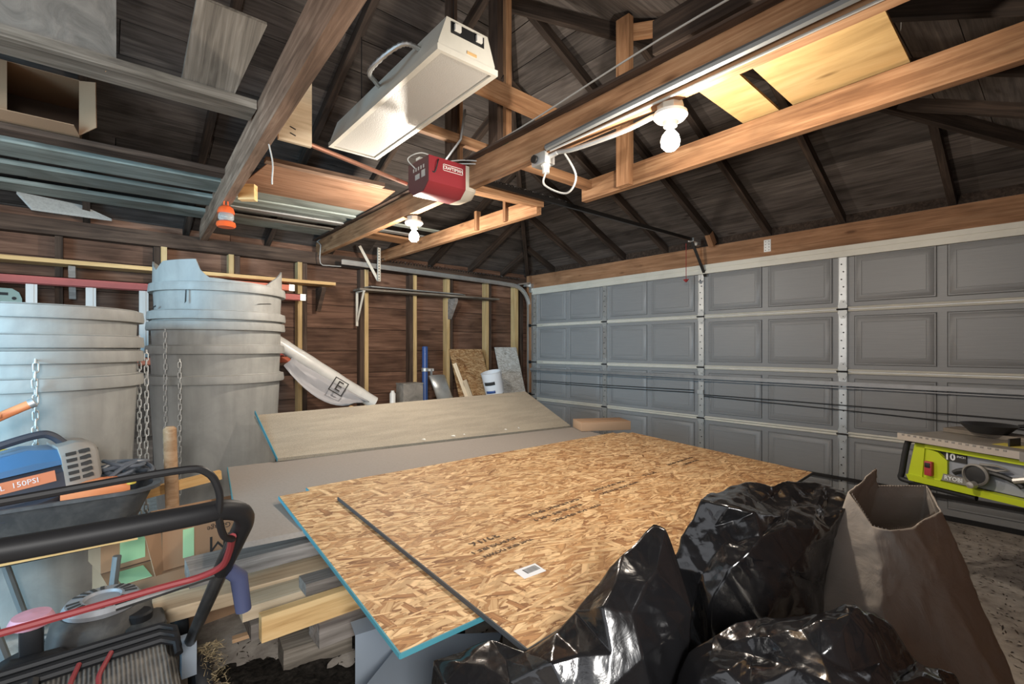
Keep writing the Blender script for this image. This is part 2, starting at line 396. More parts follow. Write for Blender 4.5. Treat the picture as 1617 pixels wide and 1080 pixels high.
# ---------------------------------------------------------------- garage door (closed) with its tracks
def door_mat():
    a = NT('door_grey'); v = a.coords((1, 22, 1.5) , rnd=False); v = a.coords((1, 1.6, 26), rnd=False)
    g = a.noise(v, 3, 5, .4); a.base(a.mix(g, (.25, .255, .26), (.29, .295, .297))); a.bump(g, .18, .004); return a.set(.42, 0, .5)
door_mat()
dr = struct('door_1', (XD, 2.44, 0))
DX = 4.645                                   # inner face
zb = [.03, .539, 1.05, 1.56, 2.05]
st_y = [4.875 - 1.22 * i for i in range(5)]
for i in range(4):
    z0, z1 = zb[i] + .004, zb[i + 1] - .004
    m = MB(); m.box(DX, DX + .04, -.03, 4.91, z0, z1)
    s = m.build('door_section', 'door_grey', dr)
    for k in range(4):
        for h in range(2):
            yc = st_y[k] - 1.22 * (.27 if h == 0 else .73); hw, hz = .25, (z1 - z0) / 2 - .055; zc = (z0 + z1) / 2
            p = MB()        # raised panel with a stepped, bevelled border
            rings = [(0, 0), (.004, -.006), (.010, -.006), (.014, -.001), (.048, .004), (.050, .001), (.054, .001), (.056, .004)]
            vs = []; fs = []
            for off, dx in rings: vs += [(DX - .001 - dx * .8, yc + sy * (hw - off), zc + sz * (hz - off)) for sy, sz in ((-1, -1), (1, -1), (1, 1), (-1, 1))]
            for q in range(len(rings) - 1): fs += [(q * 4 + j, q * 4 + (j + 1) % 4, q * 4 + 4 + (j + 1) % 4, q * 4 + 4 + j) for j in range(4)]
            fs.append(tuple(range(len(rings) * 4 - 4, len(rings) * 4)))
            vs = [(x - .012, y, z) for x, y, z in vs]
            n0 = len(vs); vs += [(DX + .002, yc + sy * (hw + .004), zc + sz * (hz + .004)) for sy, sz in ((-1, -1), (1, -1), (1, 1), (-1, 1))]
            fs += [(n0 + j, n0 + (j + 1) % 4, (j + 1) % 4, j) for j in range(4)]
            p.add(vs, fs); p.build('raised_panel', 'door_grey', s)
    if i:   # pale lip where two sections meet
        for k in range(4):
            q = MB(); ya, yb = st_y[k] - .035, st_y[k + 1] + .035
            for dz, ins in ((-.011, .010), (.011, .014)):
                q.tube([(DX - ins * .5, ya, zb[i] + dz), (DX - ins * .5, yb, zb[i] + dz)], .0105, 8)
            q.build('section_lip', 'white_steel', s)
for k, y in enumerate(st_y):
    for i in range(4):
        z0, z1 = zb[i] + .03, zb[i + 1] - .03
        m = MB(); m.box(DX - .018, DX - .014, y - .028, y + .028, z0, z1); m.box(DX - .018, DX, y - .03, y - .026, z0, z1); m.box(DX - .018, DX, y + .026, y + .03, z0, z1)
        s = m.build('stile', 'galvanized', dr)
        b = MB()
        for q in range(7):
            b.lathe([(.0055, 0), (.0055, .005), (.003, .007), (0, .007)], M=Matrix.Translation((DX - .018, y + (.008 if q % 2 else -.006), z0 + .03 + q * (z1 - z0 - .06) / 6)) @ Matrix.Rotation(R(-90), 4, 'Y'), n=8)
        b.build('bolt_heads', 'dark_steel', s)
    for i in (1, 2, 3):
        m = MB()
        for sg in (-1, 1):
            pr_ = [(y - .03, zb[i] + sg * .006), (y + .03, zb[i] + sg * .006), (y + .034, zb[i] + sg * .03), (y + .018, zb[i] + sg * .06), (y + .014, zb[i] + sg * .075), (y - .014, zb[i] + sg * .075), (y - .018, zb[i] + sg * .06), (y - .034, zb[i] + sg * .03)]
            m.prism(pr_ if sg > 0 else pr_[::-1], DX - .024, DX - .019, 'yz')
        h = m.build('hinge', 'bright_zinc', dr)
        MB().tube([(DX - .03, y - .04, zb[i]), (DX - .03, y + .04, zb[i])], .007, 8).build('hinge_pin', 'dark_steel', h)
# horizontal struts
m = MB(); m.box(DX - .045, DX, .0, 4.90, 2.035, 2.075); m.box(DX - .05, DX - .02, .0, 4.90, 1.985, 2.01); m.box(DX - .035, DX - .025, .0, 4.90, 2.0, 2.04)
m.box(DX - .02, DX, 0, 4.9, 2.012, 2.03)
m.build('top_strut', 'white_steel', dr)
m = MB(); m.box(DX - .055, DX - .035, .0, 4.93, .915, .922); m.box(DX - .06, DX - .03, 0, 4.93, .935, .965); m.box(DX - .05, DX - .02, 0, 4.93, .96, .968)
m.build('lower_strut', 'strut_grey', dr)
tubeo('lock_cable', smooth_path([(DX - .03, 4.9, .795), (DX - .03, 3.6, .80), (DX - .035, 2.5, .815)], 4), .004, 'dark_steel', dr, 6)
tubeo('lock_cable', smooth_path([(DX - .03, 4.9, .775), (DX - .03, 3.6, .775), (DX - .035, 2.5, .79)], 4), .004, 'dark_steel', dr, 6)
tubeo('lock_cable', smooth_path([(DX - .03, 2.40, .775), (DX - .03, 1.2, .775), (DX - .035, .0, .765)], 4), .004, 'dark_steel', dr, 6)
tubeo('lock_cable', smooth_path([(DX - .03, 2.40, .76), (DX - .03, 1.2, .735), (DX - .035, .0, .70)], 4), .004, 'dark_steel', dr, 6)
box('cable_guide', (DX - .025, st_y[2], .80), (.02, .06, .04), 'bright_zinc', dr)
MB().box(DX - .01, DX + .03, -.03, 4.91, .0, .035).build('bottom_seal', 'black_rubber', dr)
m = MB(); m.box(DX - .05, DX - .028, -.02, 4.9, .165, .19); m.build('bottom_rail', 'dark_steel', dr)
# tracks
def track(name, path, parent, r=.02):
    P = [V(p) for p in path]; m = MB(); vs = []; k = len(P)
    for i, p in enumerate(P):
        t = (P[min(i + 1, k - 1)] - P[max(i - 1, 0)]).normalized(); y = V((0, 1, 0)); n = t.cross(y)
        for a, b in ((-.022, -.025), (-.026, -.02), (-.026, .02), (-.022, .025), (.004, .025), (.004, .021), (-.02, .021), (-.02, -.021), (.004, -.021), (.004, -.025)):
            vs.append(p - y * a + n * b)
    q = 10; fs = [(i * q + j, i * q + (j + 1) % q, (i + 1) * q + (j + 1) % q, (i + 1) * q + j) for i in range(k - 1) for j in range(q)]
    fs += [tuple(range(q)), tuple(range((k - 1) * q, k * q))]
    m.add(vs, fs); return m.build(name, 'galvanized', parent)
tr = struct('trim_1', (4.6, 4.95, 0))
arc = [(4.30 + .30 * math.sin(a), 4.955, 1.80 + .30 * math.cos(a)) for a in [R(10 * i) for i in range(10)]]
track('door_track', [(1.88, 4.80, 2.115), (3.0, 4.87, 2.112), (4.0, 4.935, 2.107)] + arc + [(4.60, 4.955, 1.0), (4.60, 4.955, .02)], tr)
m = MB(); m.bar((2.06, 4.80, 2.30), (2.27, 4.81, 1.96), .003, .03, up=(1, 0, 0)); b = m.build('hanger_strap', 'white_steel', tr)
m = MB(); m.box(2.245, 2.283, 4.78, 4.784, 1.95, 2.305); m.box(2.245, 2.249, 4.76, 4.784, 1.95, 2.305); b = m.build('hanger_angle', 'white_steel', tr)
q = MB()
for i in range(12): q.lathe([(.006, 0), (.006, .003), (0, .003)], M=Matrix.Translation((2.264, 4.779, 1.965 + .029 * i)) @ Matrix.Rotation(R(90), 4, 'X'), n=8)
q.build('punched_holes', 'dark_steel', b)
for i, z in enumerate((.6, 1.05, 1.56)):
    m = MB(); m.lathe([(.022, -.008), (.022, .008), (0, .008)], M=Matrix.Translation((4.60, 4.945, z)) @ Matrix.Rotation(R(90), 4, 'X'), n=14); m.tube([(4.6, 4.95, z), (4.6, 4.85, z)], .006)
    m.build('roller', 'dark_steel', tr)
m = MB(); m.box(4.52, 4.60, 4.93, 4.99, 2.10, 2.13); m.box(4.58, 4.63, 4.90, 4.94, 2.02, 2.14); m.bar((4.40, 4.96, 2.12), (4.62, 4.96, 2.16), .03, .02); m.build('cable_bracket', 'galvanized', tr)
m = MB(); m.box(4.62, 4.66, 4.93, 4.935, .1, 2.1); m.build('track_angle', 'galvanized', tr)
# tension spring stretched above the track
pts = [(2.3 + 2.1 * i / 400, 4.93 + .012 * math.cos(i * .9), 2.215 - .03 * i / 400 + .012 * math.sin(i * .9)) for i in range(401)]
m = MB(); m.tube(pts, .0035, 5); m.build('extension_spring', 'dark_steel', tr)
# outer skin so that no daylight leaks between the boards
MB().box(-2.6, 4.86, YL + .075, YL + .09, 0, 2.5).build('cladding', 'old_dark_wood', wl)
MB().box(XD + .095, XD + .11, 4.9, 5.3, 0, 2.5).build('cladding', 'old_dark_wood', wd)
MB().box(XD - .03, XD + .11, YR, 5.2, 2.27, 2.50).build('frieze_board', 'rafter_wood', wd)
e = .03
for q in ([(XD + .3, YR - .3, zs(-.3) + e), (XD + .3, YL + .3, zs(-.3) + e), (APX, RY, zs(HALF) + e)],
          [(-2.6, YL + .3, zs(-.3) + e), (XD + .3, YL + .3, zs(-.3) + e), (APX, RY, zs(HALF) + e), (-2.6, RY, zs(HALF) + e)],
          [(-2.6, YR - .3, zs(-.3) + e), (XD + .3, YR - .3, zs(-.3) + e), (APX, RY, zs(HALF) + e), (-2.6, RY, zs(HALF) + e)]):
    ply('roofing', q, .004, 'roof_board', ce)

# ================================================================ LIGHTS OF THE ROOM
plain('socket_base_steel', (.55, .5, .42), .5, .6)
def bulb_fixture(label, x, y, zt, power):
    t = thing('bare_bulb_lamp', label, 'lamp', (x, y, zt), group='bare bulbs under the middle joist')
    m = MB(); m.lathe([(.05, -.032), (.052, 0), (0, 0)], (0, 0, 0), 8); m.build('junction_box', 'socket_base_steel', t, local=True)
    m = MB(); m.lathe([(0, -.032), (.064, -.032), (.066, -.045), (.055, -.058), (.03, -.066), (.026, -.085), (.021, -.085), (.02, -.07), (0, -.07)], (0, 0, 0), 24); m.build('porcelain_socket', 'porcelain', t, local=True)
    m = MB(); m.lathe([(.013, -.08), (.014, -.098), (.02, -.106), (.032, -.122), (.037, -.142), (.034, -.162), (.02, -.177), (0, -.182)], (0, 0, 0), 20)
    b = m.build('bulb', 'bulb_glow', t, local=True); b.visible_shadow = True
    l = lamp('bulb_light', 'POINT', (x, y, zt - .235), power, (1, .90, .78), .04); l.parent = t; l.location = (0, 0, -.235)
    return t
bulb_fixture('glowing bare bulb under the joist near the stud wall', 1.75, 3.12, 2.195, 60)
bulb_fixture('glowing bare bulb nearest the plywood scraps and the conduit', 1.715, 1.03, 2.20, 48)

# fluorescent fixture hanging on two wires (unlit)
def diffuser():
    a = NT('diffuser_acrylic'); v = a.coords((1, 1, 1)); vo = a.n('ShaderNodeTexVoronoi'); vo.inputs['Scale'].default_value = 160; a.l(v, vo.inputs['Vector'])
    a.base((.50, .49, .455)); a.bump(vo.outputs['Distance'], .25, .002); return a.set(.42, 0, .5)
diffuser()
t = thing('fluorescent_fixture', 'long cream fluorescent ceiling fixture hanging on wires, unlit', 'light fixture', (1.20, 2.28, 2.45), R(-.6))
m = MB(); W2, L2 = .15, .61
m.prism([(-.145, .02), (.145, .02), (.145, .04), (.105, .155), (-.105, .155), (-.145, .04)], -L2, L2, 'xz'); m.build('housing', 'white_steel', t, local=True)
m = MB(); m.box(-.085, .085, -L2 - .002, -L2 + .001, .095, .142); m.build('end_opening', 'black_rubber', t, local=True)
for x in (-.07, .04): MB().box(x, x + .03, -L2 - .012, -L2 - .001, .108, .135).build('lamp_socket', 'white_plastic', t, local=True)
m = MB(); m.box(-.155, -.13, -L2 - .01, L2 + .01, -.004, .022); m.box(.13, .155, -L2 - .01, L2 + .01, -.004, .022); m.box(-.13, .13, -L2 - .01, -L2 + .006, -.004, .022); m.box(-.13, .13, L2 - .006, L2 + .01, -.004, .022)
m.build('door_frame', 'white_steel', t, local=True)
MB().box(-.132, .132, -L2 + .004, L2 - .004, .004, .008).build('diffuser_panel', 'diffuser_acrylic', t, local=True)
box('rating_sticker', (.02, -L2 - .002, .045), (.05, .002, .012), 'shelf_pine', t, local=True)
for y in (-.5, .5): tubeo('hanging_wire', [(0, y, .12), (0, y, .80 if y < 0 else .66)], .003, 'dark_steel', t, 5, local=True)
pts = smooth_path([(-.10, -.42, .10), (-.20, -.40, .10), (-.26, -.22, .05), (-.16, -.05, .10), (-.05, .05, .12)], 14)
m = MB(); m.tube(pts, [.012 if i % 2 else .0095 for i in range(len(pts))], 8); m.build('flexible_conduit', 'galvanized', t, local=True)

# garage door opener
plain('opener_red', (.27, .028, .036), .35, 0, .5, .25, 3)
plain('opener_back', (.075, .025, .025), .55)
plain('lens_white', (.66, .62, .52), .3)
t = thing('garage_door_opener', 'red garage door opener head hanging beside the cream fixture', 'door opener', (1.525, 2.445, 2.13))
m = MB(); m.prism([(-.12, .02), (-.09, 0), (.06, 0), (.115, .05), (.115, .185), (-.12, .185)], -.125, .125, 'yz')
m2 = MB(); prof = [(-.115, .045), (-.06, 0), (.06, 0), (.115, .045), (.115, .19), (-.115, .19)]
m2.prism(prof, -.125, .125, 'yz'); m2.build('motor_cover', 'opener_red', t, local=True)
m2 = MB(); m2.prism([(y * .97, z * .97 + .003) for y, z in prof], -.128, -.124, 'yz'); k = m2.build('back_panel', 'opener_back', t, local=True)
m2 = MB()
for i in range(5): m2.box(-.1295, -.128, -.07 + .028 * i, -.058 + .028 * i, .13, .15)
m2.box(-.1295, -.128, -.02, .03, .08, .11); m2.box(-.1295, -.128, -.08, -.04, .08, .12)
m2.build('button_labels', 'galvanized', k, local=True)
m2 = MB(); vs = []; fs = []; n = 10
for i in range(n + 1):
    a = i / n * math.pi / 2; x = .125 + .10 * math.sin(a); s = .62 + .38 * math.cos(a)
    vs += [(x, y * s, .1 + (z - .1) * (.7 + .3 * math.cos(a))) for y, z in prof]
k6 = 6
for i in range(n): fs += [(i * k6 + j, i * k6 + (j + 1) % k6, (i + 1) * k6 + (j + 1) % k6, (i + 1) * k6 + j) for j in range(k6)]
fs += [tuple(range(k6)), tuple(range(n * k6, n * k6 + k6))]
m2.add(vs, fs, True); m2.build('lamp_lens', 'lens_white', t, local=True)
m2 = MB(); m2.box(-.13, .14, -.02, .02, .19, .205); m2.box(-.1, .05, -.05, .05, .188, .196); m2.build('mounting_bracket', 'white_steel', t, local=True)
tubeo('hanging_strap', [(.03, -.01, .20), (.10, -.10, .34), (.16, -.06, .55)], .008, 'galvanized', t, 5, local=True)
# lettering plate on the side that faces the room
LM = axes((.035, -.1165, .142), (1, 0, 0), (0, 0, 1))
m2 = MB()
for a in ((-.068, .068, .016, .019), (-.068, .068, -.019, -.016)): m2.box(a[0], a[1], a[2], a[3], 0, .001)
for a in ((-.068, -.065), (.065, .068)): m2.box(a[0], a[1], -.019, .019, 0, .001)
m2.build('nameplate_border', 'porcelain', t, LM, local=True)
text('nameplate_lettering', 'CRAFTSMAN', .026, LM, 'porcelain', t, .0006, local=True, sx=.9, bold=.0003)
# rail to the door, arm, release cord
m2 = MB(); m2.bar((.14, .0, .17), (3.02, -.005, .185), .022, .03); m2.build('rail', 'dark_steel', t, local=True)
pts = [(.2 + .95 * i / 160, .004 * math.cos(i * 1.57), .197 + .005 * math.sin(i * 1.57) + .002 * i / 160) for i in range(161)]
MB().tube(pts, .004, 5).build('drive_chain', 'dark_steel', t, local=True)
m2 = MB(); m2.box(2.92, 3.06, -.03, .03, .165, .20); m2.box(3.02, 3.09, -.015, .015, .14, .19); m2.build('rail_bracket', 'galvanized', t, local=True)
m2 = MB(); m2.bar((2.94, 0, .165), (3.05, -.05, -.09), .006, .028, up=(0, 1, 0)); m2.bar((3.03, -.045, -.05), (3.09, -.06, -.17), .006, .028, up=(0, 1, 0)); m2.bar((3.06, -.055, -.12), (3.115, -.06, -.125), .02, .02); m2.build('door_arm', 'dark_steel', t, local=True)
k = MB().tube([(2.90, .04, .15), (2.90, .04, -.20)], .003, 5).build('release_cord', 'red_cord', t, local=True)
m2 = MB(); m2.lathe([(0, 0), (.012, .004), (.018, .018), (.012, .03), (0, .034)], (2.90, .04, -.235), 10); m2.bar((2.90, .015, -.21), (2.90, .065, -.21), .012, .012); m2.build('release_handle', 'red_cord', k, local=True)
for i, pts in enumerate(([(-.13, .03, .15), (-.17, .04, .20), (-.10, .0, .24), (0, -.03, .21), (.06, -.04, .20)],
                         [(.0, -.05, .195), (.10, -.13, .21), (.22, -.30, .18), (.17, -.48, .16)],
                         [(-.02, -.05, .195), (-.07, -.125, .17), (-.09, -.12, .10), (-.12, -.10, .12)],
                         [(.04, -.04, .20), (.14, -.16, .19), (.24, -.34, .16), (.20, -.56, .17)])):
    tubeo('wire', pts, .004, 'white_wire' if i != 2 else 'black_rubber', t, 5, 6, local=True)

# conduits and boxes along the middle joist
t = thing('junction_box', 'grey weatherproof switch box where the conduits meet', 'electrical box', (1.69, 1.72, 2.15))
box('box_body', (0, 0, .03), (.07, .10, .06), 'galvanized', t, local=True, bevel=.006)
MB().lathe([(.02, 0), (.02, .012), (0, .012)], M=Matrix.Translation((-.036, .02, .03)) @ Matrix.Rotation(R(-90), 4, 'Y'), n=14).build('knockout', 'dark_steel', t, local=True)
MB().lathe([(.018, -.03), (.018, 0), (.024, .0), (.024, .012), (0, .012)], (0, -.02, -.01), 12).build('cord_plug', 'porcelain', t, local=True)
tubeo('cord', [(0, -.02, -.03), (-.01, -.02, -.10), (.03, -.13, -.16), (.02, -.20, -.10), (.01, -.14, .02), (.01, -.10, .06)], .005, 'white_wire', t, 6, 8, local=True)
tubeo('conduit_fitting', [(0, -.05, .035), (0, -.10, .04)], .013, 'galvanized', t, 8, local=True)
def cond(label, pts, r, mat, sm=5):
    o = tubeo('electrical_conduit', pts, r, mat, None, 8, sm); return tag(o, label, 'conduit', 'conduits along the middle joist')
cond('pale bent conduit running from the grey box to the bulb socket', [(1.69, 1.62, 2.19), (1.69, 1.50, 2.17), (1.70, 1.25, 2.165), (1.71, 1.10, 2.18)], .011, 'galvanized')
cond('dark straight conduit along the side of the middle joist', [(1.655, 1.66, 2.215), (1.64, 1.2, 2.225), (1.625, .4, 2.235), (1.615, -.28, 2.24)], .016, 'conduit_grey')
cond('thin white cable stapled below the dark conduit', [(1.66, 1.64, 2.195), (1.655, 1.0, 2.20), (1.64, .2, 2.205), (1.63, -.28, 2.21)], .005, 'white_wire')
cond('thin white cable sagging above the middle joist', [(1.66, 2.7, 2.36), (1.63, 1.9, 2.355), (1.60, 1.0, 2.40), (1.585, .3, 2.40), (1.58, -.28, 2.41)], .004, 'white_wire')
cond('white cable hanging at the wall end of the middle joist', [(1.70, 3.3, 2.35), (1.71, 4.92, 2.345), (1.71, 4.93, 2.28), (1.71, 4.94, 2.10), (1.80, 4.94, 2.085), (1.92, 4.94, 2.09)], .005, 'white_wire', 3)
o = tubeo('copper_pipe', [(.62, 2.48, 2.285), (1.42, 2.62, 2.235)], .0125, 'copper_pipe'); tag(o, 'reddish copper pipe reaching from the big joist to the opener', 'pipe')
o = tubeo('wire_hook', [(.612, 2.46, 2.205), (.64, 2.50, 2.13), (.65, 2.55, 2.07), (.655, 2.57, 2.05)], .004, 'white_wire', None, 5, 4); tag(o, 'short white wire end curling below the big joist', 'wire')

# plywood pieces lying across two joists
for i, (y0, y1, x0, x1, lab) in enumerate(((.865, 1.04, 1.70, 2.45, 'narrow plywood scrap lying across the joists beside the bulb'), (.39, .815, 1.70, 2.44, 'wide golden plywood piece with a knot lying across the joists'))):
    o = ply('plywood_scrap', [(x0, y0, 2.345), (x1, y0 + .01, 2.335), (x1 + .01, y1, 2.335), (x0, y1, 2.345)], .012, 'plywood_gold', None, axis=(0, 1, 0)); tag(o, lab, 'plywood', 'plywood scraps on the joists')
o = thing('paper_scrap', 'small white torn paper hanging at the right roof slope', 'paper', (2.55, .46, 2.58))
ply('sheet', [(0, .0, 0), (.02, .0, .07), (.05, .01, .075), (.02, .005, .0)], .001, 'white_plastic', o, local=True)

# ---------------------------------------------------------------- things stored over the left joist
def board(name, label, cat, p0, p1, w, h, mat, group=None, up=(0, 0, 1)):
    return tag(bar(name, p0, p1, w, h, mat, None, up), label, cat, group)
G = 'boards stored over the joists'
board('loose_board', 'weathered yellowish board lying under the standing grey sheet', 'board', (-1.4, 2.57, 2.372), (.565, 2.545, 2.372), .15, .042, 'old_plank', G)
board('loose_board', 'widest pale green board, nearest the cardboard box', 'board', (-1.6, 3.93, 2.372), (1.70, 3.82, 2.372), .27, .035, 'pale_green_board', G)
board('loose_board', 'pale green board lying in the middle of the three', 'board', (-1.6, 4.36, 2.37), (1.70, 4.24, 2.37), .24, .03, 'pale_green_board', G)
board('loose_board', 'grey green board lying nearest the stud wall', 'board', (-1.6, 4.80, 2.368), (1.72, 4.70, 2.368), .24, .03, 'pale_green_board', G)
board('loose_board', 'thin pale strip lying on the green boards', 'board', (-.35, 4.54, 2.395), (1.66, 4.46, 2.395), .05, .02, 'old_plank', G)
board('loose_board', 'dark narrow board beneath the cardboard box', 'board', (-1.6, 3.60, 2.368), (1.66, 3.56, 2.368), .12, .03, 'old_dark_wood', G)
o = ply('hardboard_sheet', [(.78, 3.16, 2.352), (1.60, 3.12, 2.352), (1.68, 3.74, 2.352), (.74, 3.78, 2.352)], .006, 'brown_panel', None, axis=(1, 0, 0)); tag(o, 'smooth brown hardboard sheet lying between the two joists', 'board')
board('loose_board', 'narrow brown board along the edge of the hardboard sheet', 'board', (.76, 3.13, 2.362), (1.50, 3.10, 2.362), .06, .025, 'joist_wood', G)
for i, (y, mm, lab) in enumerate(((4.02, 'pale_green_board', 'long pale trim strip over the gap before the bulb'), (4.30, 'galvanized', 'long silver trim strip over the gap before the bulb'), (4.55, 'old_plank', 'long greyish trim strip closest to the wall before the bulb'))):
    board('trim_strip', lab, 'board', (.74, y, 2.352), (2.45, y - .12, 2.342), .07, .012, mm, 'trim strips over the gap')
board('loose_board', 'orange brown board lying past the middle joist at the wall', 'board', (1.76, 4.45, 2.35), (2.46, 4.45, 2.34), .22, .02, 'warm_joist', G)
def sheet_mat():
    a = NT('cement_sheet'); v = a.coords((1, 1, 1)); n = a.noise(v, 7, 7, 1.2, .65)
    a.base(a.ramp(n, [(.3, (.13, .12, .105)), (.55, (.235, .212, .185)), (.75, (.33, .30, .258))]).outputs[0]); a.bump(n, .4, .01); return a.set(.85)
sheet_mat()
o = box('cement_sheet', (-.60, 2.52, 2.685), (1.32, .02, .585), 'cement_sheet'); tag(o, 'mottled grey sheet standing on the weathered board at upper left', 'sheet')
t = thing('leaning_plank', 'cracked old plank leaning over the weathered board', 'plank', (.375, 2.52, 2.395))
ply('plank', [(-.10, 0, 0), (.095, 0, 0), (.16, -.34, .20), (-.085, -.34, .20)], .02, 'old_plank', t, axis=(0, -1, .6), local=True)
MB().bar((.055, -.03, .0150), (.06, -.30, .174), .003, .003).build('crack', 'black_rubber', t, local=True)
t = thing('wood_offcut', 'pale wood offcut with black staples behind the big joist', 'offcut', (.70, 2.40, 2.215))
MB().box(-.06, .09, 0, .02, 0, .32).build('board', 'pine_board', t, local=True)
MB().bar((-.01, -.002, .07), (.015, -.002, .062), .004, .004).bar((-.01, -.002, .04), (.015, -.002, .032), .004, .004).build('staples', 'black_rubber', t, local=True)
o = bar('wood_offcut', (.70, 3.50, 2.245), (.78, 3.44, 2.245), .05, .10, 'shelf_pine'); tag(o, 'small golden wood block beside the orange feeder', 'offcut')

def cardboard():
    a = NT('cardboard'); v = a.coords((1, 1, 1)); n = a.noise(v, 3, 4, .3); w = a.n('ShaderNodeTexWave'); w.inputs['Scale'].default_value = 60; a.l(v, w.inputs['Vector'])
    a.base(a.mix(n, (.34, .20, .115), (.45, .29, .18))); a.bump(w.outputs['Fac'], .06, .002); return a.set(.8, 0, .2)
cardboard()
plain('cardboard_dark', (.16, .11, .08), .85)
plain('ink', (.03, .028, .026), .8)
plain('green_sticker', (.42, .72, .42), .6)
# open box high up, mouth towards the room
t = thing('cardboard_box', 'open cardboard box lying on the boards under the roof', 'box', (-.36, 3.72, 2.39))
w, d, h = .29, .22, .30
MB().box(-w, w, -d, d, 0, .004).build('bottom_panel', 'cardboard', t, local=True)
MB().box(-w, w, -d, d, h - .004, h).build('top_panel', 'cardboard', t, local=True)
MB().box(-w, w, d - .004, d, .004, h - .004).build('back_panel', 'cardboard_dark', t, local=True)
for s in (-1, 1): MB().box(s * w - .002, s * w + .002, -d, d, .004, h - .004).build('side_panel', 'cardboard', t, local=True)
ply('flap', [(w, -d, .004), (w, -d, h - .004), (w + .065, -d - .10, h - .03), (w + .07, -d - .10, .03)], .004, 'cardboard', t, local=True)
ply('flap', [(-w, -d, .004), (-w, -d, h - .004), (.02, -d - .02, h - .01), (.02, -d - .02, .014)], .004, 'cardboard', t, local=True)
ply('flap', [(-w, -d, .004), (w, -d, .004), (w - .02, -d - .11, .015), (-w, -d - .11, .015)], .004, 'cardboard', t, local=True)
# newspapers poking out over the top plate
plain('newsprint', (.55, .56, .54), .8, dirt=.4, dscale=60, dcol=(.2, .2, .2))
t = thing('newspaper_stack', 'folded newspapers poking out above the top plate', 'newspaper', (-.15, 4.98, 2.24))
for i in range(3):
    ply('paper', [(-.283, -.08, .115 - .007 * i), (-.203, -.13, .0 - .007 * i), (.243, .02, .03 - .007 * i), (.06, .02, .105 - .007 * i)], .004, 'newsprint', t, local=True)
m = MB()
for i in range(9): m.bar((-.235 + .040 * i, -.088 + .0108 * i, .092 - .0022 * i - .026), (-.20 + .038 * i, -.122 + .0125 * i, .012 + .0022 * i - .026), .010, .0015)
m.build('print_columns', 'ink', t, local=True)
# orange bird feeder
plain('feeder_orange', (.80, .12, .03), .35)
def clear():
    a = NT('clear_plastic'); a.base((.85, .85, .82)); a.b.inputs['Transmission Weight'].default_value = .75; a.b.inputs['IOR'].default_value = 1.2; return a.set(.15)
clear()
t = thing('bird_feeder', 'orange and clear bird feeder hanging from the big joist', 'feeder', (.64, 3.60, 2.03))
MB().lathe([(0, 0), (.05, .0), (.058, .012), (.054, .03), (.04, .04), (0, .04)], (0, 0, 0), 16).build('base_tray', 'feeder_orange', t, local=True)
m = MB(); m.lathe([(.036, .04), (.046, .055), (.046, .075), (.04, .095)], (0, 0, 0), 16); m.build('reservoir', 'clear_plastic', t, local=True)
MB().lathe([(.05, .088), (.05, .10), (.042, .125), (.022, .14), (0, .142)], (0, 0, 0), 16).build('cap', 'feeder_orange', t, local=True)
tubeo('hanger', [(-.012, 0, .14), (-.010, 0, .17), (0, 0, .182), (.010, 0, .17), (.012, 0, .14)], .004, 'feeder_orange', t, 6, 4, local=True)

# ---------------------------------------------------------------- on the stud wall
t = thing('wall_shelf', 'long pine shelf board above the red ladder', 'shelf', (.6, 4.95, 1.84))
bar('shelf_board', (-2.4, 4.945, 1.868), (1.83, 4.945, 1.890), .20, .030, 'shelf_pine', t)
for x in (-1.4, -.14, 1.72):
    m = MB(); m.prism([(4.87, 1.855), (5.05, 1.855), (5.05, 1.62), (5.02, 1.62), (4.87, 1.82)], x - .02, x + .02, 'yz'); m.build('bracket', 'grey_timber' if x < 0 else 'old_dark_wood', t)
t = thing('wall_shelf', 'weathered shelf board under the door track on white brackets', 'shelf', (3.0, 4.95, 1.85))
ply('shelf_board', [(2.09, 4.86, 1.853), (3.98, 4.86, 1.870), (3.98, 5.04, 1.870), (2.09, 5.04, 1.853)], .02, 'old_plank', t, axis=(1, 0, 0))
m = MB(); m.box(2.12, 2.145, 5.03, 5.045, 1.48, 1.85); m.box(2.12, 2.145, 4.85, 5.04, 1.838, 1.85); m.bar((2.133, 4.86, 1.845), (2.133, 5.03, 1.53), .02, .008, up=(0, 1, 0)); m.build('bracket', 'white_steel', t)
m = MB(); m.prism([(4.88, 1.85), (5.05, 1.85), (5.05, 1.60), (5.02, 1.60), (4.88, 1.81)], 3.30, 3.34, 'yz'); m.build('bracket', 'grey_timber', t)
o = ply('metal_strip', [(2.22, 4.88, 1.895), (3.36, 4.88, 1.902), (3.50, 4.95, 1.90), (2.2, 5.0, 1.90)], .012, 'galvanized'); tag(o, 'bent grey metal strip lying on the weathered shelf', 'metal strip')
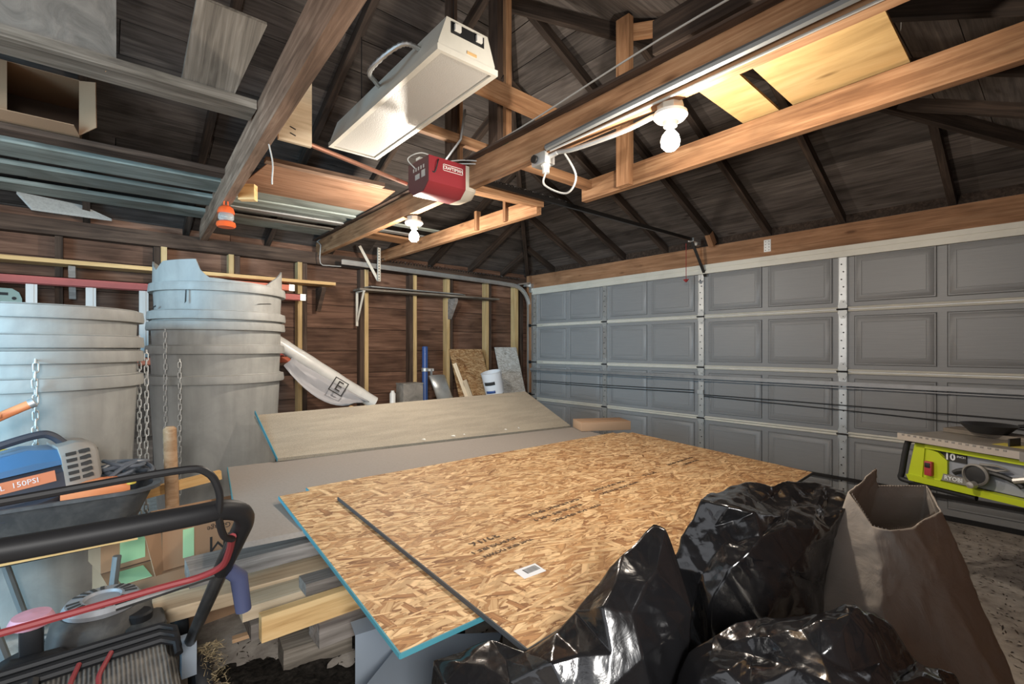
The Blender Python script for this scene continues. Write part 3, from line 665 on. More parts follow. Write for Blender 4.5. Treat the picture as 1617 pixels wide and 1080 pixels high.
# fibreglass extension ladder hung sideways
plain('ladder_red', (.46, .10, .085), .5, 0, .4, .4, 5)
plain('ladder_orange', (.68, .16, .08), .5)
t = thing('extension_ladder', 'red fibreglass extension ladder hung sideways under the shelf', 'ladder', (.3, 4.93, 1.4))
for (x0, x1, z, y, mm) in ((-2.4, 1.50, 1.735, 4.90, 'ladder_red'), (-2.4, 1.47, 1.135, 4.90, 'ladder_orange'), (.55, 1.42, 1.83, 4.98, 'ladder_orange'), (.55, 1.38, 1.20, 4.98, 'ladder_red')):
    m = MB(); m.box(x0, x1, y - .03, y + .03, z + .026, z + .032); m.box(x0, x1, y - .03, y - .024, z - .03, z + .032); m.box(x0, x1, y - .03, y + .03, z - .032, z - .026); m.build('rail', mm, t)
    box('end_cap', (x1 + .02, y, z), (.05, .064, .062), 'galvanized', t)
k = -.355
for i in range(-6, 6):
    x = k + .322 * i
    m = MB(); m.box(x - .03, x + .03, 4.885, 4.925, 1.16, 1.705); m.box(x - .012, x + .012, 4.88, 4.93, 1.16, 1.705); m.build('rung', 'bright_zinc', t)
# green plastic tray end behind the nearer chute stack
plain('pale_green_plastic', (.24, .33, .28), .45)
t = thing('plastic_panel', 'pale green plastic panel with a slot behind the left chute', 'panel', (-.75, 5.0, 1.42))
pl = [(-.5, 0), (.34, 0), (.34, .18), (.325, .225), (.29, .25), (-.5, .27)]
MB().prism(pl, -.03, .0, 'xz').build('panel', 'pale_green_plastic', t, local=True)
box('slot', (.20, -.031, .21), (.14, .004, .02), 'ink', t, local=True)
MB().lathe([(.012, 0), (.012, .004), (0, .004)], M=Matrix.Translation((.30, -.03, .18)) @ Matrix.Rotation(R(90), 4, 'X'), n=10).build('hole', 'ink', t, local=True)
# ================================================================ DEBRIS CHUTES
def chute_mat():
    a = NT('chute_plastic'); v = a.coords((1, 1, 1)); n = a.noise(v, 5, 6, .6, .65); v2 = a.coords((9, 9, .8)); s = a.noise(v2, 2, 5, .3)
    c = a.ramp(n, [(.3, (.27, .27, .255)), (.6, (.335, .335, .315)), (.8, (.375, .37, .35))]).outputs[0]
    a.base(a.mix(1.0, c, a.ramp(s, [(.3, (.86, .86, .86)), (.6, (1, 1, 1))]).outputs[0], 'MULTIPLY')); a.bump(n, .06, .01); return a.set(.5, 0, .4)
chute_mat()
def link_mesh():
    m = MB(); pts = []
    for i in range(16):
        a = 2 * math.pi * i / 16; x = .0085 * math.cos(a); z = .0085 * math.sin(a) + (.0125 if math.sin(a) > 0 else -.0125)
        pts.append((x, 0, z))
    m.tube(pts, .0032, 6, closed=True); return m
_lm = link_mesh(); LINK = bpy.data.meshes.new('link'); LINK.from_pydata(_lm.v, [], _lm.f); LINK.materials.append(MATS['bright_zinc'])
for p in LINK.polygons: p.use_smooth = True
def chain(parent, top, n):
    k = bpy.data.objects.new('chain', bpy.data.meshes.new('chain')); C.objects.link(k); k.parent = parent
    hm = MB(); hm.tube([(0, .02, .02), (.0, -.012, .03), (0, -.016, .012)], .004, 6)
    me = bpy.data.meshes.new('hook'); me.from_pydata(hm.v, [], hm.f); me.materials.append(MATS['bright_zinc'])
    bpy.data.objects.remove(k)
    k = place(me, 'chain', None, parent, Matrix.Translation(top))
    for i in range(n):
        o = bpy.data.objects.new('link', LINK); C.objects.link(o); o.parent = k
        o.matrix_basis = Matrix.Translation((random.uniform(-.002, .002), -.014, -.006 - .0335 * i)) @ Matrix.Rotation(R(15 + 90 * (i % 2) + random.uniform(-12, 12)), 4, 'Z'); WM[o] = None
def chute(label, c, zrim, r0, r1, top=.055, broken=False, group='debris chute sections', rb=None, tilt=0):
    """one conical section, upper rim at zrim"""
    t = thing('debris_chute', label, 'chute', (c[0], c[1], 0), group=group)
    n = 72; zb_ = max(0.005, zrim - 1.05)
    prof = [(r1, zb_), (r0, zrim - .04), (r0 + .028, zrim - .042), (r0 + .031, zrim - .03), (r0 + .026, zrim + .012), (r0 + .006, zrim + .016)]
    if not broken: prof += [(r0 + .004, zrim + .02), (r0 - .008, zrim + .02), (r0 - .012, zrim - .03), (r1 - .010, zb_)]
    m = MB(); m.lathe(prof, (0, 0, 0), n)
    m.f = [f for f in m.f if len(f) == 4]; m.mi = m.mi[:len(m.f)]; m.sm = m.sm[:len(m.f)]
    b = m.build('shell', 'chute_plastic', t, local=True, sharp=28)
    if broken:
        vs = []; fs = []; nn = 96; keep = []
        va = math.atan2(-c[1], -c[0])                       # direction towards the room corner where the photo stands
        for j in range(nn):
            a = 2 * math.pi * j / nn; u = (a - va + math.pi) % (2 * math.pi) - math.pi     # 0 = facing us, + = left in view
            s = u                                             # negative = left
            # broken upper edge: tall at the left, a dip in the middle, a spike at the right
            pts_ = [(-3.15, .12), (-2.2, .13), (-1.75, .15), (-1.45, .15), (-1.15, .075), (-.95, .13), (-.35, .14), (-.28, .06), (-.15, .02), (.2, .012), (.75, .004), (.95, .05), (1.35, .13), (1.5, .145), (1.62, .02), (2.0, .01), (2.4, .06), (3.15, .12)]
            for (x0, h0), (x1, h1) in zip(pts_, pts_[1:]):
                if x0 <= s <= x1: hh = h0 + (h1 - h0) * (s - x0) / (x1 - x0); break
            for rr, z in ((r0 + .004, zrim + .01), (r0 + .004 - .01 * hh, zrim + .02 + hh), (r0 - .006 - .01 * hh, zrim + .02 + hh), (r0 - .006, zrim + .01)):
                vs.append((rr * math.cos(a), rr * math.sin(a), z))
        for j in range(nn): fs += [(j * 4 + q, ((j + 1) % nn) * 4 + q, ((j + 1) % nn) * 4 + q + 1, j * 4 + q + 1) for q in range(3)]
        mm = MB(); mm.add(vs, fs, True); mm.build('broken_collar', 'chute_plastic', t, local=True)
    return t
cr = (.67, 4.045)
cs = []
for i, (z, lab, br) in enumerate(((1.045, 'lowest grey chute section of the tall stack, two chains hanging on it', False), (1.245, 'second grey chute section from below in the tall stack', False), (1.405, 'third grey chute section from below in the tall stack', False), (1.475, 'fourth grey chute section from below in the tall stack', False), (1.66, 'topmost grey chute section with a broken jagged rim', True))):
    cs.append(chute(lab, (cr[0] + .004 * i, cr[1]), z, .402 - .004 * (i == 4), .352, broken=br))
def rim_pt(c, r, px_ang, z): a = px_ang; return (c[0] + r * math.cos(a), c[1] + r * math.sin(a), z)
va = math.atan2(-cr[1], -cr[0])
chain(cs[1], rim_pt(cr, .440, va - .72, 1.33), 30)
chain(cs[0], rim_pt(cr, .440, va - .50, 1.14), 26)
# a dark crack and a slot in the upper sections
for (an, z0, z1, w_) in ((-.45, 1.53, 1.64, .010), (-1.05, 1.50, 1.52, .05), (.75, 1.545, 1.56, .14)):
    a = va + an; rr = .4125
    p = ply('crack', [rim_pt(cr, rr, a - w_ / 2 / rr, z0), rim_pt(cr, rr, a + w_ / 2 / rr, z0 + .012), rim_pt(cr, rr, a + w_ / 3 / rr + .01, z1), rim_pt(cr, rr, a - w_ / 3 / rr + .01, z1 - .01)], .002, 'ink', cs[4])
cl = (-.235, 3.29); va2 = math.atan2(-cl[1], -cl[0])
cl_s = []
for i, (z, lab) in enumerate(((1.095, 'lowest grey chute section of the short stack behind the wheelbarrow'), (1.215, 'second grey chute section from below in the short stack'), (1.285, 'third grey chute section from below in the short stack'), (1.415, 'topmost chute section of the short stack, in front of the ladder'))):
    cl_s.append(chute(lab, (cl[0], cl[1] + .003 * i), z, .402, .352))
chain(cl_s[0], rim_pt(cl, .440, va2 + .02, 1.165), 18)
chain(cl_s[0], rim_pt(cl, .440, va2 + 1.38, 1.20), 27)
chain(cl_s[1], rim_pt(cl, .415, va2 + 1.62, 1.28), 30)

# ================================================================ ALONG THE WALL, BEHIND THE PANELS
plain('white_wrap', (.70, .70, .67), .3, 0, .5, .3, 8, (.4, .4, .39))
plain('print_blue', (.12, .30, .45), .5)
plain('grey_plastic_sheet', (.42, .42, .44), .35)
plain('blue_paint', (.03, .08, .26), .4)
plain('label_white', (.75, .77, .80), .4)
for i in range(6):
    for j in range(2):
        if j == 1 and i < 1: pass
        labs = 'wrapped shingle bundle, ' + ['lowest', 'second from below', 'third from below', 'fourth from below', 'fifth from below', 'topmost'][i] + (' of the stack with blue print' if j == 0 else ' of the stack under the paint bucket')
        x0 = 1.35 + j * 1.22; z = .0 + .108 * i
        t = thing('shingle_bundle', labs, 'bundle', (x0 + .55, 4.40 + .17 * j, z), R(random.uniform(-1.5, 1.5)), 'shingle bundles stacked by the wall')
        box('wrapper', (0, 0, .053), (1.10 if j == 0 else 1.2, .42, .105), 'white_wrap', t, local=True, bevel=.012)
        if i == 5 and j == 0:
            box('blue_print', (0, -.02, .107), (.50, .16, .002), 'print_blue', t, local=True)
            text('brand_lettering', 'Cambridge', .11, Matrix.Translation((-.05, -.02, .108)), 'white_wrap', t, .001, local=True)
# white roll in plastic leaning at the wall
t = thing('wrapped_roll', 'white roll in loose plastic wrap leaning by the tall chutes', 'roll', (1.7, 4.6, .66))
a, b = V((1.20, 4.66, 1.315)), V((2.08, 4.50, .70))
pts = [a + (b - a) * (i / 12) for i in range(13)]
MB().tube(pts, [.062 + .002 * math.sin(i * 2.1) for i in range(13)], 16).build('roll', 'white_wrap', t)
grid = MB(); vs = []; NXX, NYY = 12, 6
for i in range(NXX + 1):
    for j in range(NYY + 1):
        u, v = i / NXX, j / NYY; p = a + (b - a) * (.18 + .74 * u)
        drop = .20 * math.sin(math.pi * min(1, u * .95 + .1)) ** .7
        vs.append((p.x - .10 * v, p.y - .045 + .02 * math.sin(9 * v + 4 * u) - .03 * v, p.z - drop * v - .03))
fs = [(i * (NYY + 1) + j, (i + 1) * (NYY + 1) + j, (i + 1) * (NYY + 1) + j + 1, i * (NYY + 1) + j + 1) for i in range(NXX) for j in range(NYY)]
grid.add(vs, fs, True); g = grid.build('plastic_flap', 'grey_plastic_sheet', t)
sm = g.modifiers.new('t', 'SOLIDIFY'); sm.thickness = .003
LM = axes((1.70, 4.43, .885), (.82, -.15, -.55), (.55, 0, .82))
m = MB()
for q in ((-.07, .07, .06, .068), (-.07, .07, -.068, -.06), (-.07, -.06, -.068, .068), (.06, .07, -.068, .068)): m.box(q[0], q[1], q[2], q[3], 0, .002)
m.build('logo_frame', 'ink', t, LM)
text('logo_letter', 'E', .13, LM, 'ink', t, .001)
o = MB().tube([(0, 0, .0), (0, .02, .0)], .03, 14).build('tape_roll', 'shelf_pine', None, Matrix.Translation((1.75, 4.25, .69))); tag(o, 'small yellow tape roll on the printed shingle bundle', 'tape')
t = thing('small_box', 'small plain carton standing behind the printed bundle', 'box', (2.49, 4.53, .65)); box('carton', (0, 0, .11), (.23, .16, .22), 'cement_sheet', t, local=True, bevel=.004)
box('lid', (0, 0, .222), (.236, .166, .012), 'cement_sheet', t, local=True)
t = thing('spray_can', 'tiny whitish can beside the plain carton', 'can', (2.28, 4.50, .65)); MB().lathe([(0, 0), (.03, 0), (.03, .13), (.018, .145), (.018, .16), (0, .16)], (0, 0, 0), 14).build('can', 'white_wrap', t, local=True)
t = thing('pipe_clamp_post', 'blue steel post with a clamp standing at the stud wall', 'post', (2.88, 4.88, 0))
MB().lathe([(.05, .0), (.05, .02), (.034, .02), (.034, 1.25), (.028, 1.262), (0, 1.262)], (0, 0, 0), 16).build('tube', 'blue_paint', t, local=True)
m = MB(); m.lathe([(.036, .97), (.042, .975), (.042, 1.01), (.036, 1.015)], (0, 0, 0), 16); m.bar((.03, -.02, .99), (.09, -.04, .99), .03, .03); m.bar((.06, -.04, .92), (.06, -.04, 1.0), .02, .02); m.build('clamp', 'galvanized', t, local=True)
t = thing('metal_flashing', 'curved grey metal flashing leaning beside the blue post', 'flashing', (2.98, 4.72, .655))
vs = []; n = 12
for i in range(n + 1):
    a_ = R(-70 + 140 * i / n); vs += [(.115 * math.sin(a_) + .05, -.06 * math.cos(a_) - .02, 0), (.115 * math.sin(a_) - .04 , -.06 * math.cos(a_) + .02, .27 + .015 * math.cos(a_))]
m = MB(); m.add(vs, [(2 * i, 2 * i + 2, 2 * i + 3, 2 * i + 1) for i in range(n)], True); g = m.build('sheet', 'galvanized', t, local=True); g.modifiers.new('t', 'SOLIDIFY').thickness = .003
def osb_mat(name, tone=1.0, white=False):
    a = NT(name); tc = a.n('ShaderNodeTexCoord').outputs['Object']
    wn = a.n('ShaderNodeTexNoise'); wn.inputs['Scale'].default_value = 3.2; wn.inputs['Detail'].default_value = 2; a.l(tc, wn.inputs['Vector'])
    def layer(rot, sx, sy, off):
        wv = a.n('ShaderNodeVectorMath', operation='MULTIPLY_ADD'); wv.inputs[1].default_value = (.035, .035, 0); a.l(wn.outputs['Color'], wv.inputs[0]); a.l(tc, wv.inputs[2])
        mp = a.n('ShaderNodeMapping'); mp.inputs['Rotation'].default_value = (0, 0, R(rot)); mp.inputs['Location'].default_value = (off, off * 1.7, off); a.l(wv.outputs[0], mp.inputs[0])
        m2 = a.n('ShaderNodeMapping'); m2.inputs['Scale'].default_value = (sx, sy, 1); a.l(mp.outputs[0], m2.inputs[0])
        vo = a.n('ShaderNodeTexVoronoi', distance='CHEBYCHEV'); vo.inputs['Scale'].default_value = 1; a.l(m2.outputs[0], vo.inputs['Vector'])
        g = a.noise(a_scale(m2.outputs[0], (.5, 5, 1)), 1.5, 3)
        return vo, g
    def a_scale(v, s):
        mp = a.n('ShaderNodeMapping'); mp.inputs['Scale'].default_value = s; a.l(v, mp.inputs[0]); return mp.outputs[0]
    def colr(vo, g):
        sp = a.n('ShaderNodeSeparateColor'); a.l(vo.outputs['Color'], sp.inputs[0])
        mixv = a.n('ShaderNodeMath', operation='MULTIPLY_ADD'); mixv.inputs[1].default_value = .60; a.l(g, mixv.inputs[0]); a.l(sp.outputs[0], mixv.inputs[2])
        if white: st = [(.15, (.42, .43, .42)), (.5, (.62, .63, .61)), (1.1, (.74, .75, .73))]
        else: st = [(.20, tuple(tone * q for q in (.20, .085, .036))), (.40, tuple(tone * q for q in (.40, .205, .085))), (.72, tuple(tone * q for q in (.54, .315, .14))), (1.15, tuple(tone * q for q in (.74, .51, .275)))]
        return a.ramp(mixv.outputs[0], st).outputs[0], sp
    def sel(sp, ch, th): return a.ramp(sp.outputs[ch], [(th, (0, 0, 0)), (th + .01, (1, 1, 1))]).outputs[0]
    col = None
    for rot, sx, sy, off, th in ((3, 9, 45, 0, 0), (-24, 10, 46, 5, .60), (17, 10, 52, 11, .60), (46, 12, 50, 17, .72), (-50, 12, 46, 23, .74), (-9, 11, 70, 29, .60), (8, 10, 46, 37, .66), (-33, 9, 44, 41, .76), (30, 11, 58, 47, .74), (80, 14, 52, 43, .86), (-4, 13, 120, 53, .80), (21, 14, 130, 59, .84)):
        ly = layer(rot, sx, sy, off); c_, s_ = colr(*ly)
        c_ = a.mix(1, c_, a.ramp(ly[0].outputs['Distance'], [(.25, (1, 1, 1)), (.62, (.62, .58, .54))]).outputs[0], 'MULTIPLY')
        col = c_ if col is None else a.mix(sel(s_, 1, th), col, c_)
    a.base(col); bw = a.n('ShaderNodeRGBToBW'); a.l(col, bw.inputs[0]); a.bump(bw.outputs[0], .5, .006); return a.set(.62, 0, .35)
osb_mat('osb', 1.0); osb_mat('osb_dark', .8); osb_mat('osb_white', 1, True)
def lean_board(name, label, cat, x0, x1, z0, z1, y0, y1, t_, mat):
    # board leaning at the wall, drawn in its own plane (local xy) so the flakes lie on its face
    h = math.hypot(z1 - z0, y1 - y0)
    o = MB(); o.box(0, x1 - x0, 0, h, 0, t_); M = axes((x0, y0, z0), (1, 0, 0), (0, y1 - y0, z1 - z0))
    return tag(o.build(name, mat, None, M), label, cat)
lean_board('osb_offcut', 'rough brown strand board offcut leaning at the studs', 'board', 3.30, 3.80, .655, 1.225, 4.80, 5.02, .012, 'osb_dark')
lean_board('white_sheet', 'whitish speckled board leaning in the far corner', 'board', 4.02, 4.40, .30, 1.25, 4.72, 5.02, .012, 'osb_white')
board('wooden_stake', 'pale wooden stake leaning against the strand board offcut', 'stake', (3.36, 4.72, .655), (3.25, 4.82, 1.06), .025, .045, 'pine_board')
board('wooden_stake', 'shorter pale stake beside the taller one', 'stake', (3.39, 4.68, .655), (3.34, 4.74, .86), .025, .05, 'pine_board')
t = thing('paint_bucket', 'white plastic bucket with dark label, tilted beside the strand board', 'bucket', (3.72, 4.62, .66), rot=Matrix.Rotation(R(-14), 3, 'Y'))
MB().lathe([(0, 0), (.115, 0), (.125, .26), (.13, .262), (.13, .27), (.121, .272), (.112, .01), (0, .01)], (0, 0, .03), 28).build('bucket', 'label_white', t, local=True)
m = MB(); va3 = math.atan2(-4.62, -3.72)
def lab_band(z0, z1, a0, a1, r, mat, nm):
    n = 8; vs = []
    for i in range(n + 1):
        a_ = va3 + a0 + (a1 - a0) * i / n; vs += [(r * math.cos(a_), r * math.sin(a_), z0), (r * math.cos(a_), r * math.sin(a_), z1)]
    mm = MB(); mm.add(vs, [(2 * i, 2 * i + 2, 2 * i + 3, 2 * i + 1) for i in range(n)], True); o = mm.build(nm, mat, t, local=True); o.modifiers.new('t', 'SOLIDIFY').thickness = .001
lab_band(.16, .20, -.9, .2, .126, 'ink', 'dark_label'); lab_band(.06, .09, -.9, .1, .123, 'blue_paint', 'blue_label')
# ================================================================ SHEETS IN THE MIDDLE
def panel_mat():
    a = NT('grey_board'); v = a.coords((1, 1, 1)); n = a.noise(v, 240, 2, 0); n2 = a.noise(a.coords((1, 6, 1)), 3, 5, .4)
    c = a.ramp(n, [(.35, (.28, .235, .175)), (.65, (.40, .345, .265))]).outputs[0]
    a.base(a.mix(1, c, a.ramp(n2, [(.35, (.82, .82, .83)), (.65, (1, 1, 1))]).outputs[0], 'MULTIPLY')); a.bump(n, .12, .002); return a.set(.8, 0, .2)
panel_mat()
plain('grey_board_rough', (.30, .262, .228), .85, 0, .2, .35, 90, (.20, .175, .15))
def sheet(name, label, cat, pts, th, mat, edge_mat=None, axis=None, edges=()):
    t = thing(name, label, cat, pts[0])
    p = ply('panel', pts, th, mat, t, axis=axis)
    for i in edges:
        a_, b_ = V(pts[i]), V(pts[(i + 1) % len(pts)]); nrm = (V(pts[1]) - V(pts[0])).cross(V(pts[-1]) - V(pts[0])).normalized()
        bar('painted_edge', a_ + nrm * th * .5, b_ + nrm * th * .5, .004, th * 1.04, edge_mat, t, up=nrm)
    return t
def up4(p): # order so that the normal points up
    a_ = (V(p[1]) - V(p[0])).cross(V(p[2]) - V(p[0])); return p if a_.z > 0 else p[::-1]
lowz = .555
sheet('insulation_board', 'grey faced board lying flat under the strand boards', 'board', [(.37, 1.85, lowz), (2.80, 1.52, lowz), (3.03, 2.74, lowz), (.555, 3.08, lowz)], .02, 'grey_board_rough', 'blue_foam_edge', (1, 0, 0), edges=(3,))
SLOPE = sheet('insulation_board', 'grey faced board sloping up towards the stud wall', 'board', [(.80, 3.03, .578), (3.12, 2.83, .578), (3.13, 3.44, .805), (.785, 3.49, .812)], .022, 'grey_board', 'blue_foam_edge', (1, 0, 0), edges=(3,))
# torn flecks on the sloping board
plain('torn_paper', (.72, .68, .60), .8)
for i, (x, s) in enumerate(((1.72, .03), (1.95, .035), (2.05, .015), (2.42, .02), (2.55, .012))):
    y_ = 3.03 - .20 * (x - .8) / 2.32; ply('torn_fleck', [(x, y_ + .004, .6045), (x + s * .5, y_ - s * .7, .6015), (x + s * .8, y_ + .006, .6055)], .003, 'torn_paper', SLOPE)
zt = lambda y, dz=0: .603 - .05 * (2.22 - y) + dz
def osb_sheet(label, c, dz, edges, emat):
    pts = [(x, y, zt(y, dz)) for x, y in c]
    return sheet('strand_board', label, 'board', pts, .0125, 'osb', emat, None, edges)
o0 = osb_sheet('lowest strand board sheet, only its back corner showing', [(.70, 1.10), (2.95, 1.10), (3.0, 2.29), (.735, 2.31)], -.0255, (3,), 'blue_foam_edge')
o1 = osb_sheet('lower strand board sheet with blue edges, sticking out at the left', [(.525, 1.00), (2.965, .99), (3.03, 2.213), (.593, 2.223)], -.012, (0, 3), 'blue_foam_edge')
plain('charcoal_edge', (.05, .055, .06), .6)
o2 = osb_sheet('upper strand board sheet with printed stamps and a barcode sticker', [(.75, .815), (3.0, .93), (3.02, 2.13), (.775, 2.03)], .003, (0, 3), 'charcoal_edge')
# stamps printed on the upper sheet, read from the far side
def on_sheet(x, y): return (x, y, zt(y, .003) + .0128)
xd = V((2.3, .085, 0)).normalized()
plain('stamp_ink', (.08, .045, .025), .8)
SX = -xd; SY = V((xd.y, -xd.x, .05))
for i, (x, y, s, body) in enumerate(((1.02, 1.335, .045, '32/16'), (1.02, 1.28, .028, 'EXPOSURE 1'), (1.05, 1.235, .022, 'THIS SIDE DOWN'), (1.45, 1.41, .030, 'SHEATHING SPAN'), (1.42, 1.36, .030, 'EXPOSURE 1 PS 2'), (1.48, 1.31, .026, 'SIZED FOR SPACING'), (1.86, 1.45, .026, 'THIS SIDE DOWN'), (1.88, 1.40, .026, 'SIZED FOR SPACING'), (2.2, 1.45, .04, '32/16'), (2.58, 1.49, .028, 'SHEATHING SPAN'), (2.6, 1.44, .028, 'EXPOSURE 1'))):
    text('printed_stamp', body, s * 1.25, axes(on_sheet(x, y), SX, SY), 'stamp_ink', o2, .0003, bold=.0009)
k = ply('barcode_sticker', [on_sheet(.955, 1.05), on_sheet(1.04, 1.045), on_sheet(1.045, 1.10), on_sheet(.96, 1.105)], .0006, 'label_white', o2)
m = MB()
for i in range(9): m.bar(V(on_sheet(.985 + .006 * i, 1.065)) + V((0, 0, .0008)), V(on_sheet(.985 + .006 * i, 1.092)) + V((0, 0, .0008)), .003 if i % 3 else .0045, .0004)
m.build('bars', 'ink', k)
# long flat carton past the sheets
t = thing('flat_carton', 'flat brown carton lying beyond the strand boards', 'box', (3.16, 2.53, .578), R(-30))
box('carton', (0, 0, .035), (.42, .22, .07), 'cardboard', t, local=True, bevel=.003)
MB().box(-.21, .21, -.002, .002, .0701, .0708).build('closing_seam', 'cardboard_dark', t, local=True)
# supports under the sheets
for i, (x, y) in enumerate(((1.25, 1.42), (2.55, 1.35))):
    t = thing('saw_horse', ['wooden sawhorse under the near end of the strand boards', 'wooden sawhorse under the far end of the strand boards'][i], 'sawhorse', (x, y, 0), group='sawhorses under the sheets')
    MB().box(-.045, .045, -.42, .42, .44, .525).build('top_beam', 'old_plank', t, local=True)
    for sx in (-1, 1):
        for sy in (-1, 1): bar('leg', (sx * .05, sy * .36, .50), (sx * .20, sy * .40, .0), .04, .085, 'old_plank', t, up=(0, 1, 0), local=True)
for i, (x, y) in enumerate(((.95, 2.75), (2.6, 2.6))):
    t = thing('cinder_block_stack', ['concrete block stack under the flat grey board, near end', 'concrete block stack under the flat grey board, far end'][i], 'block', (x, y, 0), group='block stacks under the grey board')
    for j in range(3):
        m = MB(); m.box(-.2, .2, -.1, -.07, .185 * j, .185 * j + .183); m.box(-.2, .2, .07, .1, .185 * j, .185 * j + .183)
        for q in (-.2, -.015, .17): m.box(q, q + .03, -.07, .07, .185 * j, .185 * j + .183)
        m.build('block', 'cement_sheet', t, local=True)

# ---------------------------------------------------------------- lumber pile at the left
def lumber(label, p0, p1, w, h, mat, cat='board'): return board('lumber_piece', label, cat, p0, p1, w, h, mat, 'lumber pile beside the mower')
lumber('old grey squared timber on top of the lumber pile', (.25, 2.105, .42), (1.9, 2.08, .42), .15, .06, 'grey_timber')
lumber('wide pale pine board, longest at the left of the pile', (.155, 2.195, .275), (1.9, 2.10, .275), .145, .05, 'pine_board')
lumber('pale pine board beside the wide one, set back', (.40, 2.01, .275), (1.9, 1.97, .275), .12, .05, 'pine_board')
lumber('short grey stud lying across the pine boards', (.60, 1.93, .325), (1.7, 1.90, .325), .09, .045, 'grey_timber')
lumber('orange pine stud at the front of the pile', (.43, 1.835, .27), (1.8, 1.82, .27), .04, .09, 'shelf_pine')
lumber('rough dirty block lying on the floor before the pile', (.545, 2.015, .045), (.80, 1.985, .045), .13, .09, 'old_plank', 'block')
lumber('thin orange splintered strip lying before the pile', (.40, 2.13, .105), (.66, 2.08, .125), .03, .014, 'handle_wood')
lumber('dark plank low under the pile', (.45, 2.16, .155), (1.9, 2.10, .155), .25, .06, 'grey_timber')
lumber('dark plank lowest under the pile, to the front', (.62, 1.86, .18), (1.9, 1.84, .18), .12, .09, 'grey_timber')
for i, (x, lab) in enumerate(((.9, 'bearer block under the near part of the lumber pile'), (1.6, 'bearer block under the far part of the lumber pile'))):
    lumber(lab, (x, 1.75, .06), (x, 2.3, .06), .12, .12, 'old_plank', 'block')
# metal pieces on the floor under the front corner
plain('blue_grey_metal', (.33, .38, .44), .45, .3)
t = thing('metal_tray', 'blue grey metal tray lying under the strand board corner', 'tray', (.72, 1.40, 0))
ply('plate', [(-.14, -.02, .20), (.06, -.30, .20), (.40, -.05, .20), (.12, .16, .20)], .006, 'blue_grey_metal', t, local=True)
ply('side_wall', [(-.14, -.02, .20), (.06, -.30, .20), (.06, -.30, .02), (-.14, -.02, .02)], .006, 'label_white', t, local=True)
ply('side_wall', [(.12, .16, .20), (-.14, -.02, .20), (-.14, -.02, .0), (.12, .16, .0)], .006, 'blue_grey_metal', t, local=True)
ply('side_wall', [(.06, -.30, .20), (.40, -.05, .20), (.40, -.05, .0), (.06, -.30, .0)], .006, 'cement_sheet', t, local=True)
t = thing('metal_bracket', 'folded grey metal bracket beside the tray', 'bracket', (.80, 1.62, 0))
ply('plate', [(-.12, .0, .24), (.10, -.05, .25), (.12, .05, .25), (-.10, .09, .24)], .004, 'blue_grey_metal', t, local=True)
ply('leg_plate', [(-.12, .0, .24), (.10, -.05, .25), (.10, -.05, .0), (-.12, .0, .0)], .004, 'blue_grey_metal', t, local=True)

# ---------------------------------------------------------------- cartons with green stickers
def carton(label, c, size, rz, mat='cardboard', tilt=0):
    t = thing('moving_box', label, 'box', c, R(rz)); a, b, h = size
    box('carton', (0, 0, h / 2), size, mat, t, local=True)
    MB().box(-a / 2, a / 2, -.003, .003, h, h + .001).build('seam', 'cardboard_dark', t, local=True)
    return t
t = carton('large carton with RM lettering upside down and an open torn end', (.40, 2.68, .285), (.40, .24, .20), 6)
box('green_sticker', (-.105, -.1205, .095), (.042, .002, .125), 'green_sticker', t, local=True)
box('green_sticker', (-.07, -.03, .2012), (.09, .06, .002), 'green_sticker', t, local=True)
text('printed_lettering', 'RM', .10, axes((.04, -.1212, .065), (-1, 0, 0), (0, 0, -1)), 'ink', t, .0004, local=True)
text('printed_lettering', 'My Garage', .034, axes((.04, -.1212, .135), (-1, 0, 0), (0, 0, -1)), 'ink', t, .0004, local=True)
ply('torn_flap', [(-.20, -.12, .0), (-.20, -.12, .20), (-.27, -.15, .19), (-.22, -.15, -.02)], .004, 'cardboard', t, local=True)
ply('torn_flap', [(-.20, .12, .20), (-.20, -.12, .20), (-.25, -.12, .16), (-.25, .12, .16)], .004, 'cardboard', t, local=True)
t = carton('carton with a big green sticker behind the torn one', (.10, 2.80, .285), (.22, .20, .15), 12)
box('green_sticker', (.0, -.1005, .08), (.09, .002, .12), 'green_sticker', t, local=True)
box('green_sticker', (.0, -.06, .151), (.09, .08, .002), 'green_sticker', t, local=True)
t = carton('lowest long carton lettered upside down behind the mower engine', (.29, 2.73, .0), (.56, .40, .28), 8)
box('green_sticker', (-.19, -.11, .281), (.10, .15, .002), 'green_sticker', t, local=True)
text('printed_lettering', 'DIE', .09, axes((.06, -.202, .22), (-1, 0, 0), (0, 0, -1)), 'ink', t, .0004, local=True)
t = thing('saw_horse', 'wooden sawhorse propping up the sloping grey board', 'sawhorse', (2.0, 3.38, 0), R(90), group='sawhorses under the sheets')
MB().box(-.035, .035, -.6, .6, .65, .725).build('top_beam', 'old_plank', t, local=True)
for sx in (-1, 1):
    for sy in (-1, 1): bar('leg', (sx * .03, sy * .5, .70), (sx * .20, sy * .55, .0), .04, .085, 'old_plank', t, up=(0, 1, 0), local=True)
